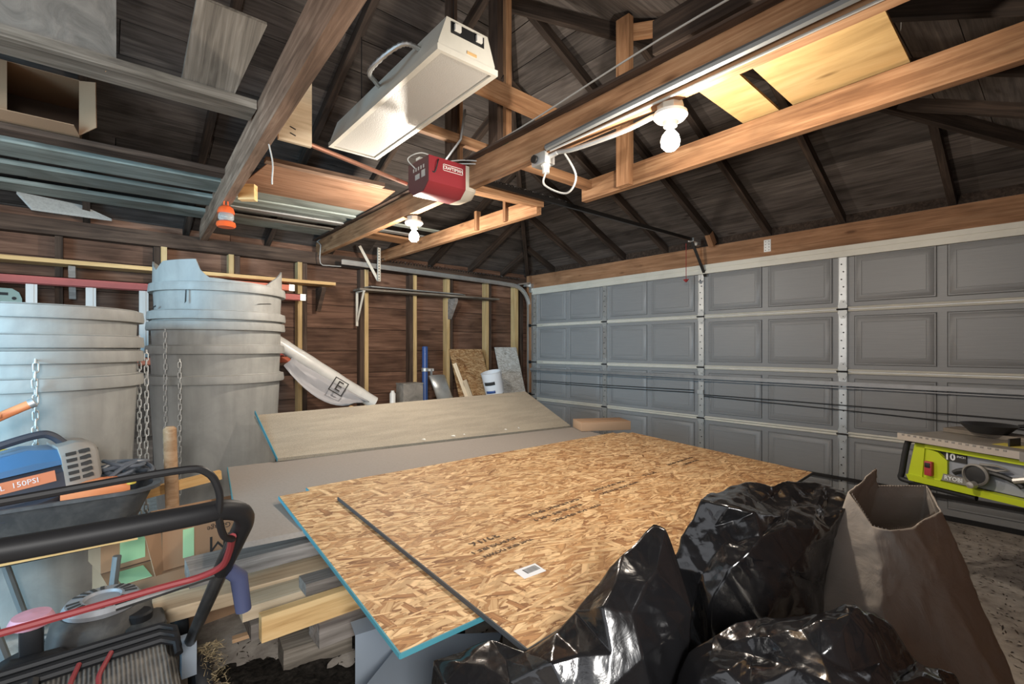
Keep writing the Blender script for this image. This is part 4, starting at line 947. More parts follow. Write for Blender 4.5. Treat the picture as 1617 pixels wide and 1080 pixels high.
# ================================================================ WHEELBARROW AND WHAT LIES IN IT
plain('tray_plastic', (.055, .057, .06), .55, 0, .4, .5, 14, (.16, .155, .15))
t = thing('wheelbarrow', 'wheelbarrow with a dusty black tray and wooden handles', 'wheelbarrow', (-.35, 2.6, 0))
def rr(x0, x1, y0, y1, z, r, n=4):
    out = []
    for cx, cy, a0 in ((x1 - r, y1 - r, 0), (x0 + r, y1 - r, 90), (x0 + r, y0 + r, 180), (x1 - r, y0 + r, 270)):
        for i in range(n + 1): a = R(a0 + 90 * i / n); out.append((cx + r * math.cos(a), cy + r * math.sin(a), z))
    return out
rings = [rr(-.85, .09, 2.45, 2.72, .47, .06), rr(-1.02, .175, 2.335, 2.835, .685, .10), rr(-1.05, .20, 2.31, 2.86, .69, .11), rr(-1.05, .20, 2.31, 2.86, .702, .11), rr(-1.02, .175, 2.335, 2.835, .70, .10), rr(-.845, .08, 2.46, 2.71, .485, .06)]
vs = [p for r_ in rings for p in r_]; n = len(rings[0]); fs = [(i * n + j, i * n + (j + 1) % n, (i + 1) * n + (j + 1) % n, (i + 1) * n + j) for i in range(5) for j in range(n)] + [tuple(range(n))[::-1], tuple(range(5 * n, 6 * n))]
m = MB(); m.add(vs, fs, True); m.build('tray', 'tray_plastic', t, sharp=30)
bar('handle', (-1.2, 2.42, .52), (.12, 2.345, .532), .035, .045, 'barrow_handle', t)
bar('handle', (-1.2, 2.74, .42), (.50, 2.955, .568), .035, .045, 'barrow_handle', t)
for (y, k) in ((2.40, 0), (2.84, 1)):
    pts = [(-.30, y, .43), (-.22, y, .10), (-.19, y, .02), (-.02, y, .015), (.02, y, .06), (.06, y, .44)]
    tubeo('leg', smooth_path(pts, 5), .014, 'conduit_grey', t, 8)
tubeo('axle', [(-1.15, 2.42, .2), (-1.15, 2.74, .2)], .01, 'dark_steel', t)
MB().lathe([(.10, -.04), (.17, -.045), (.195, -.02), (.195, .02), (.17, .045), (.10, .04)], M=Matrix.Translation((-1.15, 2.58, .2)) @ Matrix.Rotation(R(90), 4, 'X'), n=28).build('wheel', 'black_rubber', t)
# air compressor
plain('compressor_blue', (.06, .15, .29), .35, 0, .5)
plain('compressor_dark', (.035, .04, .055), .5)
plain('vent_grey', (.26, .25, .23), .6)
plain('stripe_orange', (.62, .22, .11), .5)
Mr = Matrix.Rotation(R(13), 3, 'Z') @ Matrix.Rotation(R(-7), 3, 'Y')
t = thing('air_compressor', 'blue and black air compressor lying in the wheelbarrow', 'compressor', (-.205, 2.53, .70), rot=Mr)
# cross sections along x (local): profile in yz
def loft(m, secs, closed_ends=True, smooth=False):
    k = len(secs[0]); vs = [p for s in secs for p in s]
    fs = [(i * k + j, i * k + (j + 1) % k, (i + 1) * k + (j + 1) % k, (i + 1) * k + j) for i in range(len(secs) - 1) for j in range(k)]
    if closed_ends: fs += [tuple(range(k))[::-1], tuple(range((len(secs) - 1) * k, len(secs) * k))]
    return m.add(vs, fs, smooth)
def sec(x, y0, y1, z0, z1, ch): return [(x, y0, z0), (x, y1, z0), (x, y1, z1 - ch), (x, y1 - ch, z1), (x, y0 + ch, z1), (x, y0, z1 - ch)]
m = MB(); loft(m, [sec(-.24, -.09, .10, .0, .09, .03), sec(-.17, -.115, .12, -.01, .10, .03), (sec(.10, -.115, .12, -.01, .10, .03))]); m.build('lower_shroud', 'compressor_dark', t, local=True)
m = MB(); loft(m, [sec(-.235, -.085, .10, .088, .105, .008), sec(-.17, -.11, .115, .098, .15, .035), sec(.02, -.11, .115, .098, .168, .045), sec(.10, -.11, .115, .098, .15, .035)]); m.build('blue_shroud', 'compressor_blue', t, local=True)
m = MB(); loft(m, [sec(.098, -.115, .12, -.01, .16, .03), sec(.15, -.12, .12, -.01, .165, .035), sec(.20, -.09, .10, .0, .15, .03), sec(.215, -.07, .08, .02, .13, .02)]); vv = m.build('vent_housing', 'vent_grey', t, local=True)
for i in range(5):
    z = .03 + .024 * i
    for q_ in ((.110, .140, -.1225, -.118), (.148, .180, -.1215, -.105)): MB().box(*q_, z, z + .012).build('vent_slot', 'ink', vv, local=True)
for i in range(4): MB().box(.2165, .219, -.05 + .03 * i, -.03 + .03 * i, .04, .12).build('vent_slot', 'ink', vv, local=True)
tubeo('handle', [(-.10, 0, .13), (-.082, 0, .175), (-.045, 0, .192), (.06, 0, .207), (.10, 0, .195), (.135, 0, .15)], .0145, 'compressor_dark', t, 8, 6, local=True)
ply('stripe', [(-.20, -.1165, .045), (.075, -.1165, .045), (.075, -.1165, .085), (-.20, -.1165, .085)], .002, 'stripe_orange', t, local=True)
text('stripe_lettering', '6GAL', .024, axes((-.085, -.1195, .065), (1, 0, 0), (0, 0, 1)), 'label_white', t, .0004, local=True)
text('stripe_lettering', '150PSI', .026, axes((-.005, -.1195, .065), (1, 0, 0), (0, 0, 1)), 'label_white', t, .0004, local=True)
MB().lathe([(0, -.08), (.14, -.075), (.17, -.04), (.17, -.01), (.12, -.005), (0, -.005)], (-.04, 0, 0), 28).build('tank', 'compressor_dark', t, local=True)
# air hose coil
plain('hose_grey', (.11, .13, .16), .45)
t = thing('air_hose', 'coiled dark grey hose in the tray corner', 'hose', (.075, 2.62, .665))
pts = []
for i in range(150):
    a = i / 150 * 2 * math.pi * 6; r_ = .078 + .018 * math.sin(i * .35); pts.append((r_ * math.cos(a) + .02 * math.sin(i * .11), r_ * 1.25 * math.sin(a) + .03, .01 + .085 * (i / 150) + .016 * math.sin(a * 1.3)))
MB().tube(pts, .0085, 7).build('coil', 'hose_grey', t, local=True)
tubeo('loose_end', [(.05, -.05, .10), (.0, -.10, .085), (-.05, -.12, .05), (-.10, -.11, .04)], .0085, 'hose_grey', t, 7, 6, local=True)
plain('tool_orange', (.72, .25, .10), .45)
plain('tool_yellow', (.62, .48, .08), .45)
t = thing('orange_tool_case', 'flat orange tool housing beside the compressor vents', 'tool', (.0, 2.44, .685))
m = MB(); loft(m, [sec(-.10, -.05, .07, 0, .03, .01), sec(-.03, -.06, .08, 0, .05, .02), sec(.06, -.05, .07, 0, .045, .02), sec(.10, -.03, .05, 0, .02, .008)]); m.build('housing', 'tool_orange', t, local=True)
MB().lathe([(0, 0), (.02, 0), (.02, .02), (0, .025)], (.10, -.01, .02), 12).build('knob', 'tool_yellow', t, local=True)
t = thing('yellow_drill', 'yellow and black tool poking out behind the compressor', 'tool', (-.45, 2.68, .69))
m = MB(); loft(m, [sec(-.10, -.04, .04, .06, .15, .02), sec(.10, -.045, .045, .06, .17, .03), sec(.19, -.03, .03, .09, .16, .02)]); m.build('motor_housing', 'tool_yellow', t, local=True)
MB().box(-.06, 0, -.025, .025, -.08, .06).build('grip', 'black_rubber', t, local=True)
t = thing('pruning_shears', 'orange handled shears raised over the compressor', 'shears', (-.275, 2.55, .715))
m = MB(); m.tube(smooth_path([(-.30, 0, .10), (-.12, 0, .20), (.0, .01, .27), (.085, .01, .315)], 4), .016, 10); m.build('handle', 'tool_orange', t, local=True)
m = MB(); m.tube(smooth_path([(-.30, -.02, .14), (-.15, -.03, .215), (-.03, -.03, .275), (.01, -.02, .285)], 4), .013, 10); m.build('handle', 'tool_orange', t, local=True)
MB().tube([(.083, .01, .314), (.098, .01, .322)], .0185, 14).build('end_ring', 'galvanized', t, local=True)
tubeo('black_loop', [(-.26, 0, .34), (-.14, 0, .375), (-.06, 0, .36), (-.02, 0, .31)], .011, 'black_rubber', t, 8, 6, local=True)
# thick round stick
o = MB().tube([(.30, 2.90, .0), (.285, 2.895, .40), (.272, 2.885, .845), (.272, 2.885, .856)], [.03, .029, .028, .018], 14).build('round_pole', 'handle_wood'); tag(o, 'thick round wooden pole standing behind the cartons', 'pole')

# ================================================================ LAWN MOWER
plain('mower_black', (.012, .012, .013), .5, 0, .22)
plain('mower_tube', (.03, .031, .032), .38, .4, .5, .4, 12, (.18, .17, .16))
plain('mower_red', (.20, .02, .024), .6)
plain('engine_grey', (.30, .31, .33), .5, .3, .5, .5, 10, (.14, .13, .12))
plain('engine_dark', (.035, .034, .033), .6, .2, .5, .5, 10, (.16, .15, .13))
plain('pink_cap', (.55, .28, .35), .6, dirt=.4, dscale=30, dcol=(.35, .2, .22))
plain('grip_blue', (.04, .05, .11), .6)
plain('dry_grass', (.30, .23, .13), .9)
t = thing('lawn_mower', 'black push mower with red bail and ribbed grass bag', 'lawn mower', (-.07, 1.9, 0))
HY = 1.02
tubeo('handlebar', [(-.36, 1.30, .72), (-.365, 1.10, .885), (-.34, HY + .01, .94), (-.27, HY, .948), (-.05, HY, .943), (.12, HY, .942), (.185, HY + .015, .937), (.222, 1.07, .905), (.224, 1.16, .83), (.222, 1.30, .72)], .0185, 'mower_black', t, 12, 6)
for x in (-.365, .222):
    tubeo('lower_handle', [(x, 1.14, .845), (x, 1.45, .60), (x + .004, 1.84, .30)], .0165, 'mower_tube', t, 10)
    MB().box(x - .02, x + .02, 1.82, 1.88, .20, .31).build('handle_bracket', 'blue_grey_metal', t)
tubeo('control_bail', [(-.33, 1.10, .86), (-.32, 1.03, .98), (-.27, 1.0, 1.012), (-.1, 1.0, 1.02), (.10, 1.0, 1.030), (.148, 1.0, 1.02), (.168, 1.005, .98), (.170, 1.02, .93), (.185, 1.06, .88), (.205, 1.09, .86)], .0065, 'mower_black', t, 8, 5)
tubeo('red_bar', [(-.35, 1.27, .722), (-.133, 1.27, .722), (.10, 1.265, .73), (.17, 1.255, .735), (.208, 1.22, .76), (.212, 1.16, .81), (.205, 1.09, .865)], .0072, 'mower_red', t, 8, 5)
tubeo('cross_brace', [(.03, 1.30, .70), (.222, 1.30, .715)], .009, 'mower_tube', t, 8)
m = MB(); m.tube([(.235, 1.31, .715), (.262, 1.32, .685), (.272, 1.32, .60)], [.017, .0195, .0175], 12); m.build('cord_grip', 'grip_blue', t)
# deck
m = MB(); n = 40
def dk(r, z, sy=1.15): return [(-.07 + r * math.cos(2 * math.pi * i / n), 2.12 + r * sy * math.sin(2 * math.pi * i / n), z) for i in range(n)]
rg = [dk(.26, .06), dk(.275, .07), dk(.275, .17), dk(.25, .195), dk(.12, .215), dk(.02, .215)]
loft(m, rg, True, True); m.build('deck', 'mower_black', t)
def wheel(x, y, r, w=.045):
    k = MB().lathe([(r * .55, -w / 2), (r * .95, -w / 2), (r, -w * .3), (r, w * .3), (r * .95, w / 2), (r * .55, w / 2)], M=Matrix.Translation((x, y, r)) @ Matrix.Rotation(R(90), 4, 'Y'), n=28).build('wheel', 'black_rubber', t)
    MB().lathe([(0, -w * .4), (r * .56, -w * .4), (r * .56, w * .4), (0, w * .4)], M=Matrix.Translation((x, y, r)) @ Matrix.Rotation(R(90), 4, 'Y'), n=20).build('hub', 'mower_red', k)
for x in (-.40, .26): wheel(x, 1.88, .11); wheel(x, 2.42, .10)
# engine
m = MB(); loft(m, [dk(.14, .20, 1), dk(.145, .30, 1), dk(.125, .385, 1), dk(.104, .405, 1)], True, True)
m.v = [(x + .085, y - .07, z) for x, y, z in m.v]; m.build('engine_shroud', 'engine_dark', t)
def edisc(r, z): return [(-.01 + .025 + r * math.cos(2 * math.pi * i / n), 2.05 + r * math.sin(2 * math.pi * i / n), z) for i in range(n)]
m = MB(); loft(m, [edisc(.098, .40), edisc(.101, .418), edisc(.092, .432), edisc(.05, .436), edisc(.045, .428), edisc(.002, .428)], True, True); k = m.build('recoil_cover', 'engine_grey', t)
for i in range(20):
    if i % 5 == 4: continue
    a = 2 * math.pi * i / 20; MB().bar((.015 + .056 * math.cos(a), 2.05 + .056 * math.sin(a), .4355), (.015 + .088 * math.cos(a), 2.05 + .088 * math.sin(a), .4335), .011, .003).build('cooling_slot', 'ink', k)
box('engine_block', (.03, 1.92, .27), (.26, .14, .16), 'engine_dark', t, bevel=.012)
MB().lathe([(0, 0), (.035, 0), (.036, .02), (.03, .026), (0, .026)], (.105, 1.965, .365), 18).build('fuel_cap', 'mower_black', t)
box('fuel_tank', (.12, 1.97, .32), (.11, .13, .09), 'engine_dark', t, bevel=.02)
m = MB(); loft(m, [sec(-.22, 1.83, 1.92, .26, .36, .03), sec(-.18, 1.81, 1.94, .25, .385, .04), sec(-.08, 1.81, 1.94, .25, .38, .04), sec(-.03, 1.83, 1.92, .26, .34, .03)]); k = m.build('air_filter_cover', 'mower_black', t)
q = MB()
for i in range(5): q.box(-.17 + .02 * i, -.165 + .02 * i, 1.805, 1.809, .27, .32)
q.build('cover_ribs', 'engine_grey', k)
MB().lathe([(0, 0), (.045, .0), (.05, .012), (.042, .028), (0, .032)], (-.14, 1.93, .455), 20).build('primer_cap', 'pink_cap', t)
box('cap_neck', (-.14, 1.93, .40), (.05, .05, .12), 'mower_black', t, bevel=.01)
# rear grass bag
def ribbed():
    a = NT('ribbed_fabric'); v = a.coords((1, 1, 1), rnd=False); w = a.n('ShaderNodeTexWave', bands_direction='X'); w.inputs['Scale'].default_value = 32; a.l(v, w.inputs['Vector'])
    n = a.noise(v, 12, 5); c = a.ramp(w.outputs['Fac'], [(.2, (.03, .03, .03)), (.7, (.14, .135, .125))]).outputs[0]
    a.base(a.mix(a.ramp(n, [(.5, (0, 0, 0)), (.75, (.5, .5, .5))]).outputs[0], c, (.24, .21, .17))); a.bump(w.outputs['Fac'], .6, .006); return a.set(.7)
ribbed()
m = MB(); loft(m, [sec(-.31, 1.18, 1.74, .12, .375, .03), sec(-.29, 1.17, 1.75, .10, .395, .03), sec(.15, 1.17, 1.75, .10, .395, .03), sec(.17, 1.18, 1.74, .12, .375, .03)])
m.v = [(x, y, z - (.0 if z < .2 else .10 * (1.75 - y) / .6)) for x, y, z in m.v]; m.build('grass_bag', 'ribbed_fabric', t)
m = MB()
for y, z in ((1.765, .415), (1.735, .408), (1.71, .400)): m.tube([(-.32, y, z), (.14, y, z), (.175, y - .02, z - .01), (.178, y - .05, z - .03)], .011, 8)
m.build('bag_rim', 'mower_black', t)
tubeo('bag_handle', [(-.035, 1.70, .41), (-.05, 1.62, .405), (-.05, 1.585, .395), (.0, 1.585, .395), (.005, 1.62, .405), (.03, 1.70, .415)], .006, 'mower_red', t, 8, 4)
tubeo('bag_strap', [(-.12, 1.70, .405), (-.12, 1.2, .32)], .012, 'mower_black', t, 6)
# grass clippings stuck on the wheel and the floor
gm = MB(); random.seed(3)
for i in range(900):
    if i < 640:
        a = random.uniform(-2.2, 2.2); rr_ = .112 + random.random() * .02; p = V((.29 + random.uniform(-.03, .035), 1.88 - rr_ * math.sin(a) * .9, .112 + rr_ * math.cos(a)))
    else: p = V((.33 + random.gauss(0, .06), 1.70 + random.gauss(0, .06), .004))
    d = V((random.gauss(0, 1), random.gauss(0, 1), random.gauss(0, .6))).normalized() * random.uniform(.012, .03)
    s_ = V((random.gauss(0, 1), random.gauss(0, 1), random.gauss(0, 1))).normalized() * .0016
    gm.add([p - d / 2 - s_, p - d / 2 + s_, p + d / 2], [(0, 1, 2)])
g = gm.build('grass_clippings', 'dry_grass', None); tag(g, 'dry grass clippings clinging to the mower wheel', 'grass', kind='stuff')
# dark soil spilled before the lumber pile
def soil():
    a = NT('dark_soil'); v = a.coords((1, 1, 1)); n = a.noise(v, 40, 6, .4, .7); a.base(a.ramp(n, [(.35, (.008, .007, .006)), (.7, (.05, .043, .036))]).outputs[0]); a.bump(n, .8, .01); return a.set(.95, 0, .1)
soil(); nx_ = 46; vs = []
for i in range(nx_ + 1):
    for j in range(nx_ + 1):
        x, y = .28 + 1.0 * i / nx_, .95 + 1.25 * j / nx_; e_ = min(i, nx_ - i, j, nx_ - j) / nx_ * 2
        h_ = .03 * min(1, e_ * 3) * (.6 + .8 * noise.noise(V((x * 5, y * 5, 0)))) + .012 * noise.noise(V((x * 22, y * 22, 3))) * min(1, e_ * 4) - .006
        vs.append((x, y, h_))
m = MB(); m.add(vs, [(i * (nx_ + 1) + j, (i + 1) * (nx_ + 1) + j, (i + 1) * (nx_ + 1) + j + 1, i * (nx_ + 1) + j + 1) for i in range(nx_) for j in range(nx_)], True)
g = m.build('spilled_soil', 'dark_soil', None); tag(g, 'black soil spilled on the floor before the lumber pile', 'soil', kind='stuff')
# a leafy dirt scatter over the floor
dm = MB(); random.seed(11)
for i in range(2600):
    if i < 1700: x, y = random.uniform(2.2, 4.6), random.uniform(-.25, 1.0)
    else: x, y = random.uniform(.2, 1.3), random.uniform(.9, 2.3)
    a = random.uniform(0, 6.28); l = random.uniform(.004, .018) * (1 + 1.5 * (random.random() < .06)); w_ = random.uniform(.0015, .004); z = .001 + random.random() * .003
    c_, s_ = math.cos(a), math.sin(a)
    dm.add([(x - l * c_, y - l * s_, z), (x + w_ * s_, y - w_ * c_, z + .002), (x + l * c_, y + l * s_, z), (x - w_ * s_, y + w_ * c_, z + .001)], [(0, 1, 2, 3)])
plain('leaf_litter', (.055, .04, .03), .9)
g = dm.build('floor_litter', 'leaf_litter', None); tag(g, 'dark crumbs, twigs and leaf litter scattered over the concrete', 'litter', kind='stuff')
plain('pale_chip', (.6, .57, .5), .8)
dm = MB()
for i in range(60):
    x, y = random.uniform(2.4, 4.6), random.uniform(-.2, .9); a = random.uniform(0, 6.28); l = random.uniform(.004, .012); c_, s_ = math.cos(a), math.sin(a)
    dm.add([(x - l * c_, y - l * s_, .004), (x + .004 * s_, y - .004 * c_, .006), (x + l * c_, y + l * s_, .005), (x - .004 * s_, y + .004 * c_, .004)], [(0, 1, 2, 3)])
g = dm.build('wood_chips', 'pale_chip', None); tag(g, 'pale wood chips strewn over the concrete', 'chips', kind='stuff')

# ================================================================ BAGS
def bag_mat():
    a = NT('black_poly'); v = a.coords((1, 1, 1)); n = a.noise(v, 14, 5, 1.5, .55); n2 = a.noise(v, 5, 3, 2.0); mx = a.n('ShaderNodeMath', operation='ADD'); a.l(n, mx.inputs[0]); a.l(n2, mx.inputs[1])
    a.base((.009, .009, .010)); a.bump(mx.outputs[0], .22, .008)
    d = a.ramp(a.noise(v, 9, 6, .4, .7), [(.4, (.13, .13, .13)), (.7, (.34, .34, .34))]); a.l(d.outputs[0], a.b.inputs['Roughness'])
    a.set(.22, 0, .6); a.b.inputs['Coat Weight'].default_value = .3; a.b.inputs['Coat Roughness'].default_value = .1; return a.m
bag_mat()
BAG_A = ([(1.035,0.665,0.802),(1.035,0.639,0.8),(1.045,0.617,0.741),(1.047,0.576,0.628),(1.024,0.569,0.574),(0.982,0.579,0.458),(0.928,0.586,0.0),(0.719,0.727,0.0),(0.578,0.901,0.0),(0.569,0.962,0.299),(0.608,0.981,0.496),(0.656,0.966,0.504),(0.719,0.912,0.535),(0.736,0.805,0.546),(0.797,0.765,0.584),(0.845,0.75,0.624),(0.962,0.702,0.739),(0.829,0.658,0.68),(0.809,0.622,0.607),(0.767,0.672,0.594),(0.773,0.733,0.633),(0.876,0.618,0.668),(0.967,0.618,0.733),(0.859,0.579,0.595),(0.717,0.702,0.585),(0.704,0.74,0.556),(0.874,0.567,0.516),(0.78,0.608,0.551),(0.722,0.658,0.525),(0.709,0.841,0.524),(0.676,0.79,0.515),(0.664,0.853,0.522),(0.632,0.802,0.502),(0.638,0.902,0.516),(0.609,0.849,0.487),(0.589,0.905,0.494),(0.962,0.675,0.775),(0.933,0.621,0.714),(0.745,0.612,0.428),(0.638,0.717,0.356),(0.837,0.572,0.337),(0.937,0.579,0.604),(0.893,0.669,0.709),(1.081,0.758,0.516),(0.931,0.848,0.401),(0.813,1.016,0.299),(1.072,0.858,0.085),(0.851,1.009,0.0)],
    [(9,10,35),(12,31,33),(34,33,31),(31,32,34),(12,33,11),(10,11,33),(35,10,33),(33,34,35),(9,35,34),(34,32,9),(13,25,29),(30,29,25),(14,24,13),(25,13,24),(24,28,25),(30,25,28),(13,29,12),(31,12,29),(29,30,31),(32,31,30),(30,28,32),(28,39,32),(9,32,39),(8,9,39),(39,7,8),(18,27,19),(42,21,17),(18,17,21),(21,23,18),(27,18,23),(3,4,41),(4,5,41),(1,2,22),(2,3,22),(37,22,3),(22,37,16),(42,16,37),(21,42,37),(37,3,21),(3,41,21),(23,21,41),(41,5,23),(5,26,23),(27,23,26),(38,27,26),(40,38,26),(26,5,40),(5,6,40),(16,42,15),(42,17,15),(17,18,15),(18,19,15),(24,14,19),(28,24,19),(19,27,28),(27,38,28),(39,28,38),(38,40,39),(40,6,39),(7,39,6),(15,19,14),(0,1,22),(22,16,0),(13,44,14),(44,13,45),(12,45,13),(45,12,11),(45,11,10),(45,10,9),(9,47,45),(47,9,8),(8,7,47),(15,43,16),(0,2,1),(2,0,16),(2,16,43),(43,3,2),(43,4,3),(43,5,4),(46,6,5),(15,14,44),(44,43,15),(44,5,43),(44,46,5),(46,44,45),(46,45,47),(47,6,46),(6,47,7)])
BAG_B = ([(1.383,0.722,0.778),(1.517,0.738,0.763),(1.638,0.7,0.779),(1.674,0.642,0.776),(1.763,0.618,0.782),(1.874,0.548,0.77),(1.889,0.483,0.766),(1.804,0.451,0.756),(1.747,0.473,0.648),(1.686,0.487,0.505),(1.654,0.487,0.267),(1.624,0.5,0.046),(1.461,0.589,0.024),(1.335,0.697,0.079),(1.3,0.727,0.301),(1.307,0.721,0.47),(1.293,0.759,0.595),(1.33,0.754,0.672),(1.371,0.639,0.786),(1.493,0.667,0.773),(1.416,0.588,0.768),(1.473,0.525,0.73),(1.547,0.488,0.717),(1.634,0.465,0.702),(1.341,0.573,0.683),(1.265,0.639,0.545),(1.297,0.677,0.605),(1.292,0.602,0.641),(1.419,0.506,0.637),(1.557,0.479,0.604),(1.336,0.538,0.516),(1.521,0.484,0.471),(1.282,0.651,0.382),(1.346,0.542,0.374),(1.507,0.496,0.327),(1.565,0.631,0.756),(1.618,0.559,0.749),(1.7,0.515,0.747),(1.659,0.629,0.758),(1.728,0.463,0.73),(1.759,0.569,0.751),(1.553,0.562,0.732),(1.363,0.673,0.724),(1.338,0.642,0.689),(1.669,0.488,0.721),(1.388,0.559,0.715),(1.496,0.492,0.68),(1.321,0.616,0.242),(1.454,0.502,0.242),(1.586,0.678,0.767),(1.822,0.515,0.751),(1.689,0.788,0.569),(1.932,0.71,0.577),(2.034,0.595,0.537),(1.788,0.834,0.174),(2.077,0.717,0.115),(1.93,0.778,0.0)],
    [(16,17,26),(26,15,16),(17,0,42),(42,43,17),(26,17,43),(15,26,25),(25,32,15),(14,15,32),(19,2,49),(35,20,49),(19,49,20),(18,19,20),(2,19,1),(19,18,1),(0,1,18),(42,0,18),(18,20,42),(43,42,20),(20,45,43),(45,24,43),(24,27,43),(26,43,27),(25,26,27),(27,30,25),(32,25,30),(30,33,32),(33,47,32),(14,32,47),(13,14,47),(47,12,13),(38,3,4),(40,36,4),(38,4,36),(41,38,36),(21,41,36),(36,22,21),(22,46,21),(28,21,46),(8,39,7),(6,7,50),(7,39,50),(39,8,23),(6,50,5),(37,5,50),(44,37,50),(50,39,44),(39,23,44),(8,9,29),(40,4,5),(5,37,40),(36,40,37),(22,36,37),(37,44,22),(44,23,22),(46,22,23),(23,8,46),(8,29,46),(28,46,29),(29,9,28),(31,28,9),(9,10,31),(34,31,10),(48,34,10),(10,11,48),(49,2,3),(35,49,3),(3,38,35),(38,41,35),(20,35,41),(45,20,41),(41,21,45),(21,28,45),(24,45,28),(27,24,28),(30,27,28),(28,31,30),(31,34,30),(33,30,34),(34,48,33),(47,33,48),(12,47,48),(48,11,12),(2,1,51),(0,51,1),(51,0,17),(51,17,16),(51,16,15),(15,54,51),(54,15,14),(14,56,54),(56,14,13),(13,12,56),(4,3,52),(5,7,6),(7,5,53),(53,8,7),(8,53,9),(5,4,52),(52,53,5),(52,9,53),(9,52,55),(9,55,10),(2,52,3),(52,2,51),(51,55,52),(55,51,54),(55,54,56),(56,10,55),(56,11,10),(11,56,12)])
BAG_C = ([(0.974,0.533,0.574),(1.02,0.506,0.61),(1.049,0.469,0.638),(1.064,0.429,0.66),(1.093,0.377,0.681),(1.109,0.324,0.706),(1.131,0.292,0.726),(1.143,0.281,0.721),(1.193,0.265,0.693),(1.245,0.247,0.654),(1.298,0.227,0.596),(1.314,0.213,0.572),(1.304,0.195,0.577),(1.324,0.178,0.574),(1.371,0.164,0.542),(1.427,0.142,0.474),(1.489,0.088,0.214),(1.458,0.115,0.0),(1.133,0.277,0.0),(0.944,0.479,0.0),(0.912,0.56,0.233),(0.939,0.55,0.481),(1.102,0.277,0.724),(1.052,0.308,0.713),(1.056,0.278,0.707),(1.107,0.26,0.695),(0.935,0.475,0.602),(0.906,0.473,0.584),(0.924,0.431,0.613),(0.921,0.394,0.598),(1.01,0.383,0.665),(0.997,0.355,0.659),(1.002,0.416,0.621),(0.971,0.325,0.649),(1.013,0.301,0.666),(0.968,0.274,0.649),(1.041,0.264,0.649),(1.027,0.237,0.636),(1.142,0.243,0.634),(1.123,0.22,0.606),(1.204,0.216,0.584),(1.215,0.193,0.591),(1.256,0.171,0.571),(1.046,0.339,0.683),(1.023,0.438,0.637),(0.993,0.477,0.609),(0.874,0.408,0.545),(0.896,0.309,0.539),(0.978,0.239,0.539),(1.137,0.181,0.487),(0.929,0.321,0.289),(1.069,0.214,0.278),(0.949,0.278,0.618),(0.927,0.362,0.58),(1.2,0.483,0.468),(1.326,0.362,0.49),(1.452,0.266,0.423),(1.366,0.472,0.171),(1.553,0.311,0.138),(1.454,0.397,0.0)],
    [(26,27,0),(21,0,27),(45,1,2),(2,44,45),(26,0,1),(1,45,26),(45,28,26),(27,26,28),(28,29,27),(29,46,27),(21,27,46),(20,21,46),(4,30,3),(30,31,32),(5,23,43),(23,34,43),(5,43,4),(30,4,43),(31,30,43),(43,34,31),(34,33,31),(32,31,33),(33,52,53),(47,53,52),(44,2,3),(3,30,44),(30,32,44),(45,44,32),(28,45,32),(29,28,32),(32,33,29),(33,53,29),(46,29,53),(53,47,46),(20,46,47),(47,50,20),(19,20,50),(7,22,6),(22,7,8),(8,25,22),(24,22,25),(36,24,25),(25,38,36),(38,37,36),(35,36,37),(10,11,40),(11,41,40),(39,40,41),(41,49,39),(42,12,13),(42,13,14),(14,15,42),(41,11,12),(12,42,41),(49,41,42),(42,15,49),(15,16,49),(25,8,9),(38,25,9),(9,10,38),(10,40,38),(40,39,38),(37,38,39),(48,37,39),(39,49,48),(51,48,49),(49,16,51),(16,17,51),(18,51,17),(6,22,5),(23,5,22),(22,24,23),(34,23,24),(24,36,34),(36,35,34),(33,34,35),(52,33,35),(35,37,52),(37,48,52),(47,52,48),(50,47,48),(48,51,50),(51,18,50),(19,50,18),(4,55,5),(55,4,54),(55,54,57),(3,54,4),(54,3,2),(54,2,1),(54,1,0),(54,0,21),(21,57,54),(57,21,20),(20,59,57),(59,20,19),(14,13,12),(11,10,56),(56,12,11),(56,14,12),(56,15,14),(15,56,58),(58,16,15),(7,6,5),(7,5,55),(55,8,7),(55,9,8),(55,10,9),(55,56,10),(55,58,56),(58,55,57),(58,57,59),(59,16,58),(59,17,16),(59,18,17),(18,59,19)])

def film(label, data, seed, amp=1):
    """plastic sack: coarse folded hull, refined and crumpled"""
    vs, fs = data; me = bpy.data.meshes.new('bag'); me.from_pydata(vs, [], fs); bm = bmesh.new(); bm.from_mesh(me)
    bmesh.ops.recalc_face_normals(bm, faces=bm.faces)
    for lv, (sm_, am) in enumerate(((.0, .006), (.06, .004), (.06, .0016), (.03, .0004))):
        bmesh.ops.subdivide_edges(bm, edges=list(bm.edges), cuts=1, smooth=sm_, use_grid_fill=True)
        bmesh.ops.triangulate(bm, faces=[f for f in bm.faces if len(f.verts) > 4])
        bm.normal_update(); f_ = 5 * 2 ** lv
        for v in bm.verts:
            p = v.co; q = V((p.x + .3 * p.z, p.y - .2 * p.z, p.z * .35)) * f_ + V((seed, seed * 2, 0))
            d = (.45 - abs(noise.noise(q))) * 2 * am * amp + noise.noise(q * 1.7) * am * amp
            v.co = p + v.normal * d
            if v.co.z < .002: v.co.z = .002
    me2 = bpy.data.meshes.new('bag_film'); bm.to_mesh(me2); bm.free()
    for p in me2.polygons: p.use_smooth = True
    c = V((sum(v[0] for v in vs) / len(vs), sum(v[1] for v in vs) / len(vs), 0))
    t_ = thing('rubbish_bag', label, 'bag', c, group='black rubbish bags')
    place(me2, 'bag_film', 'black_poly', t_); return t_
film('black rubbish bag with a tall pointed peak under the strand board corner', BAG_A, 1.3, .7)
film('black rubbish bag with a crumpled open top beside the paper bag', BAG_B, 4.1, 1.5)
film('black rubbish bag nearest the camera, gathered to a knot', BAG_C, 7.7, 1.3)

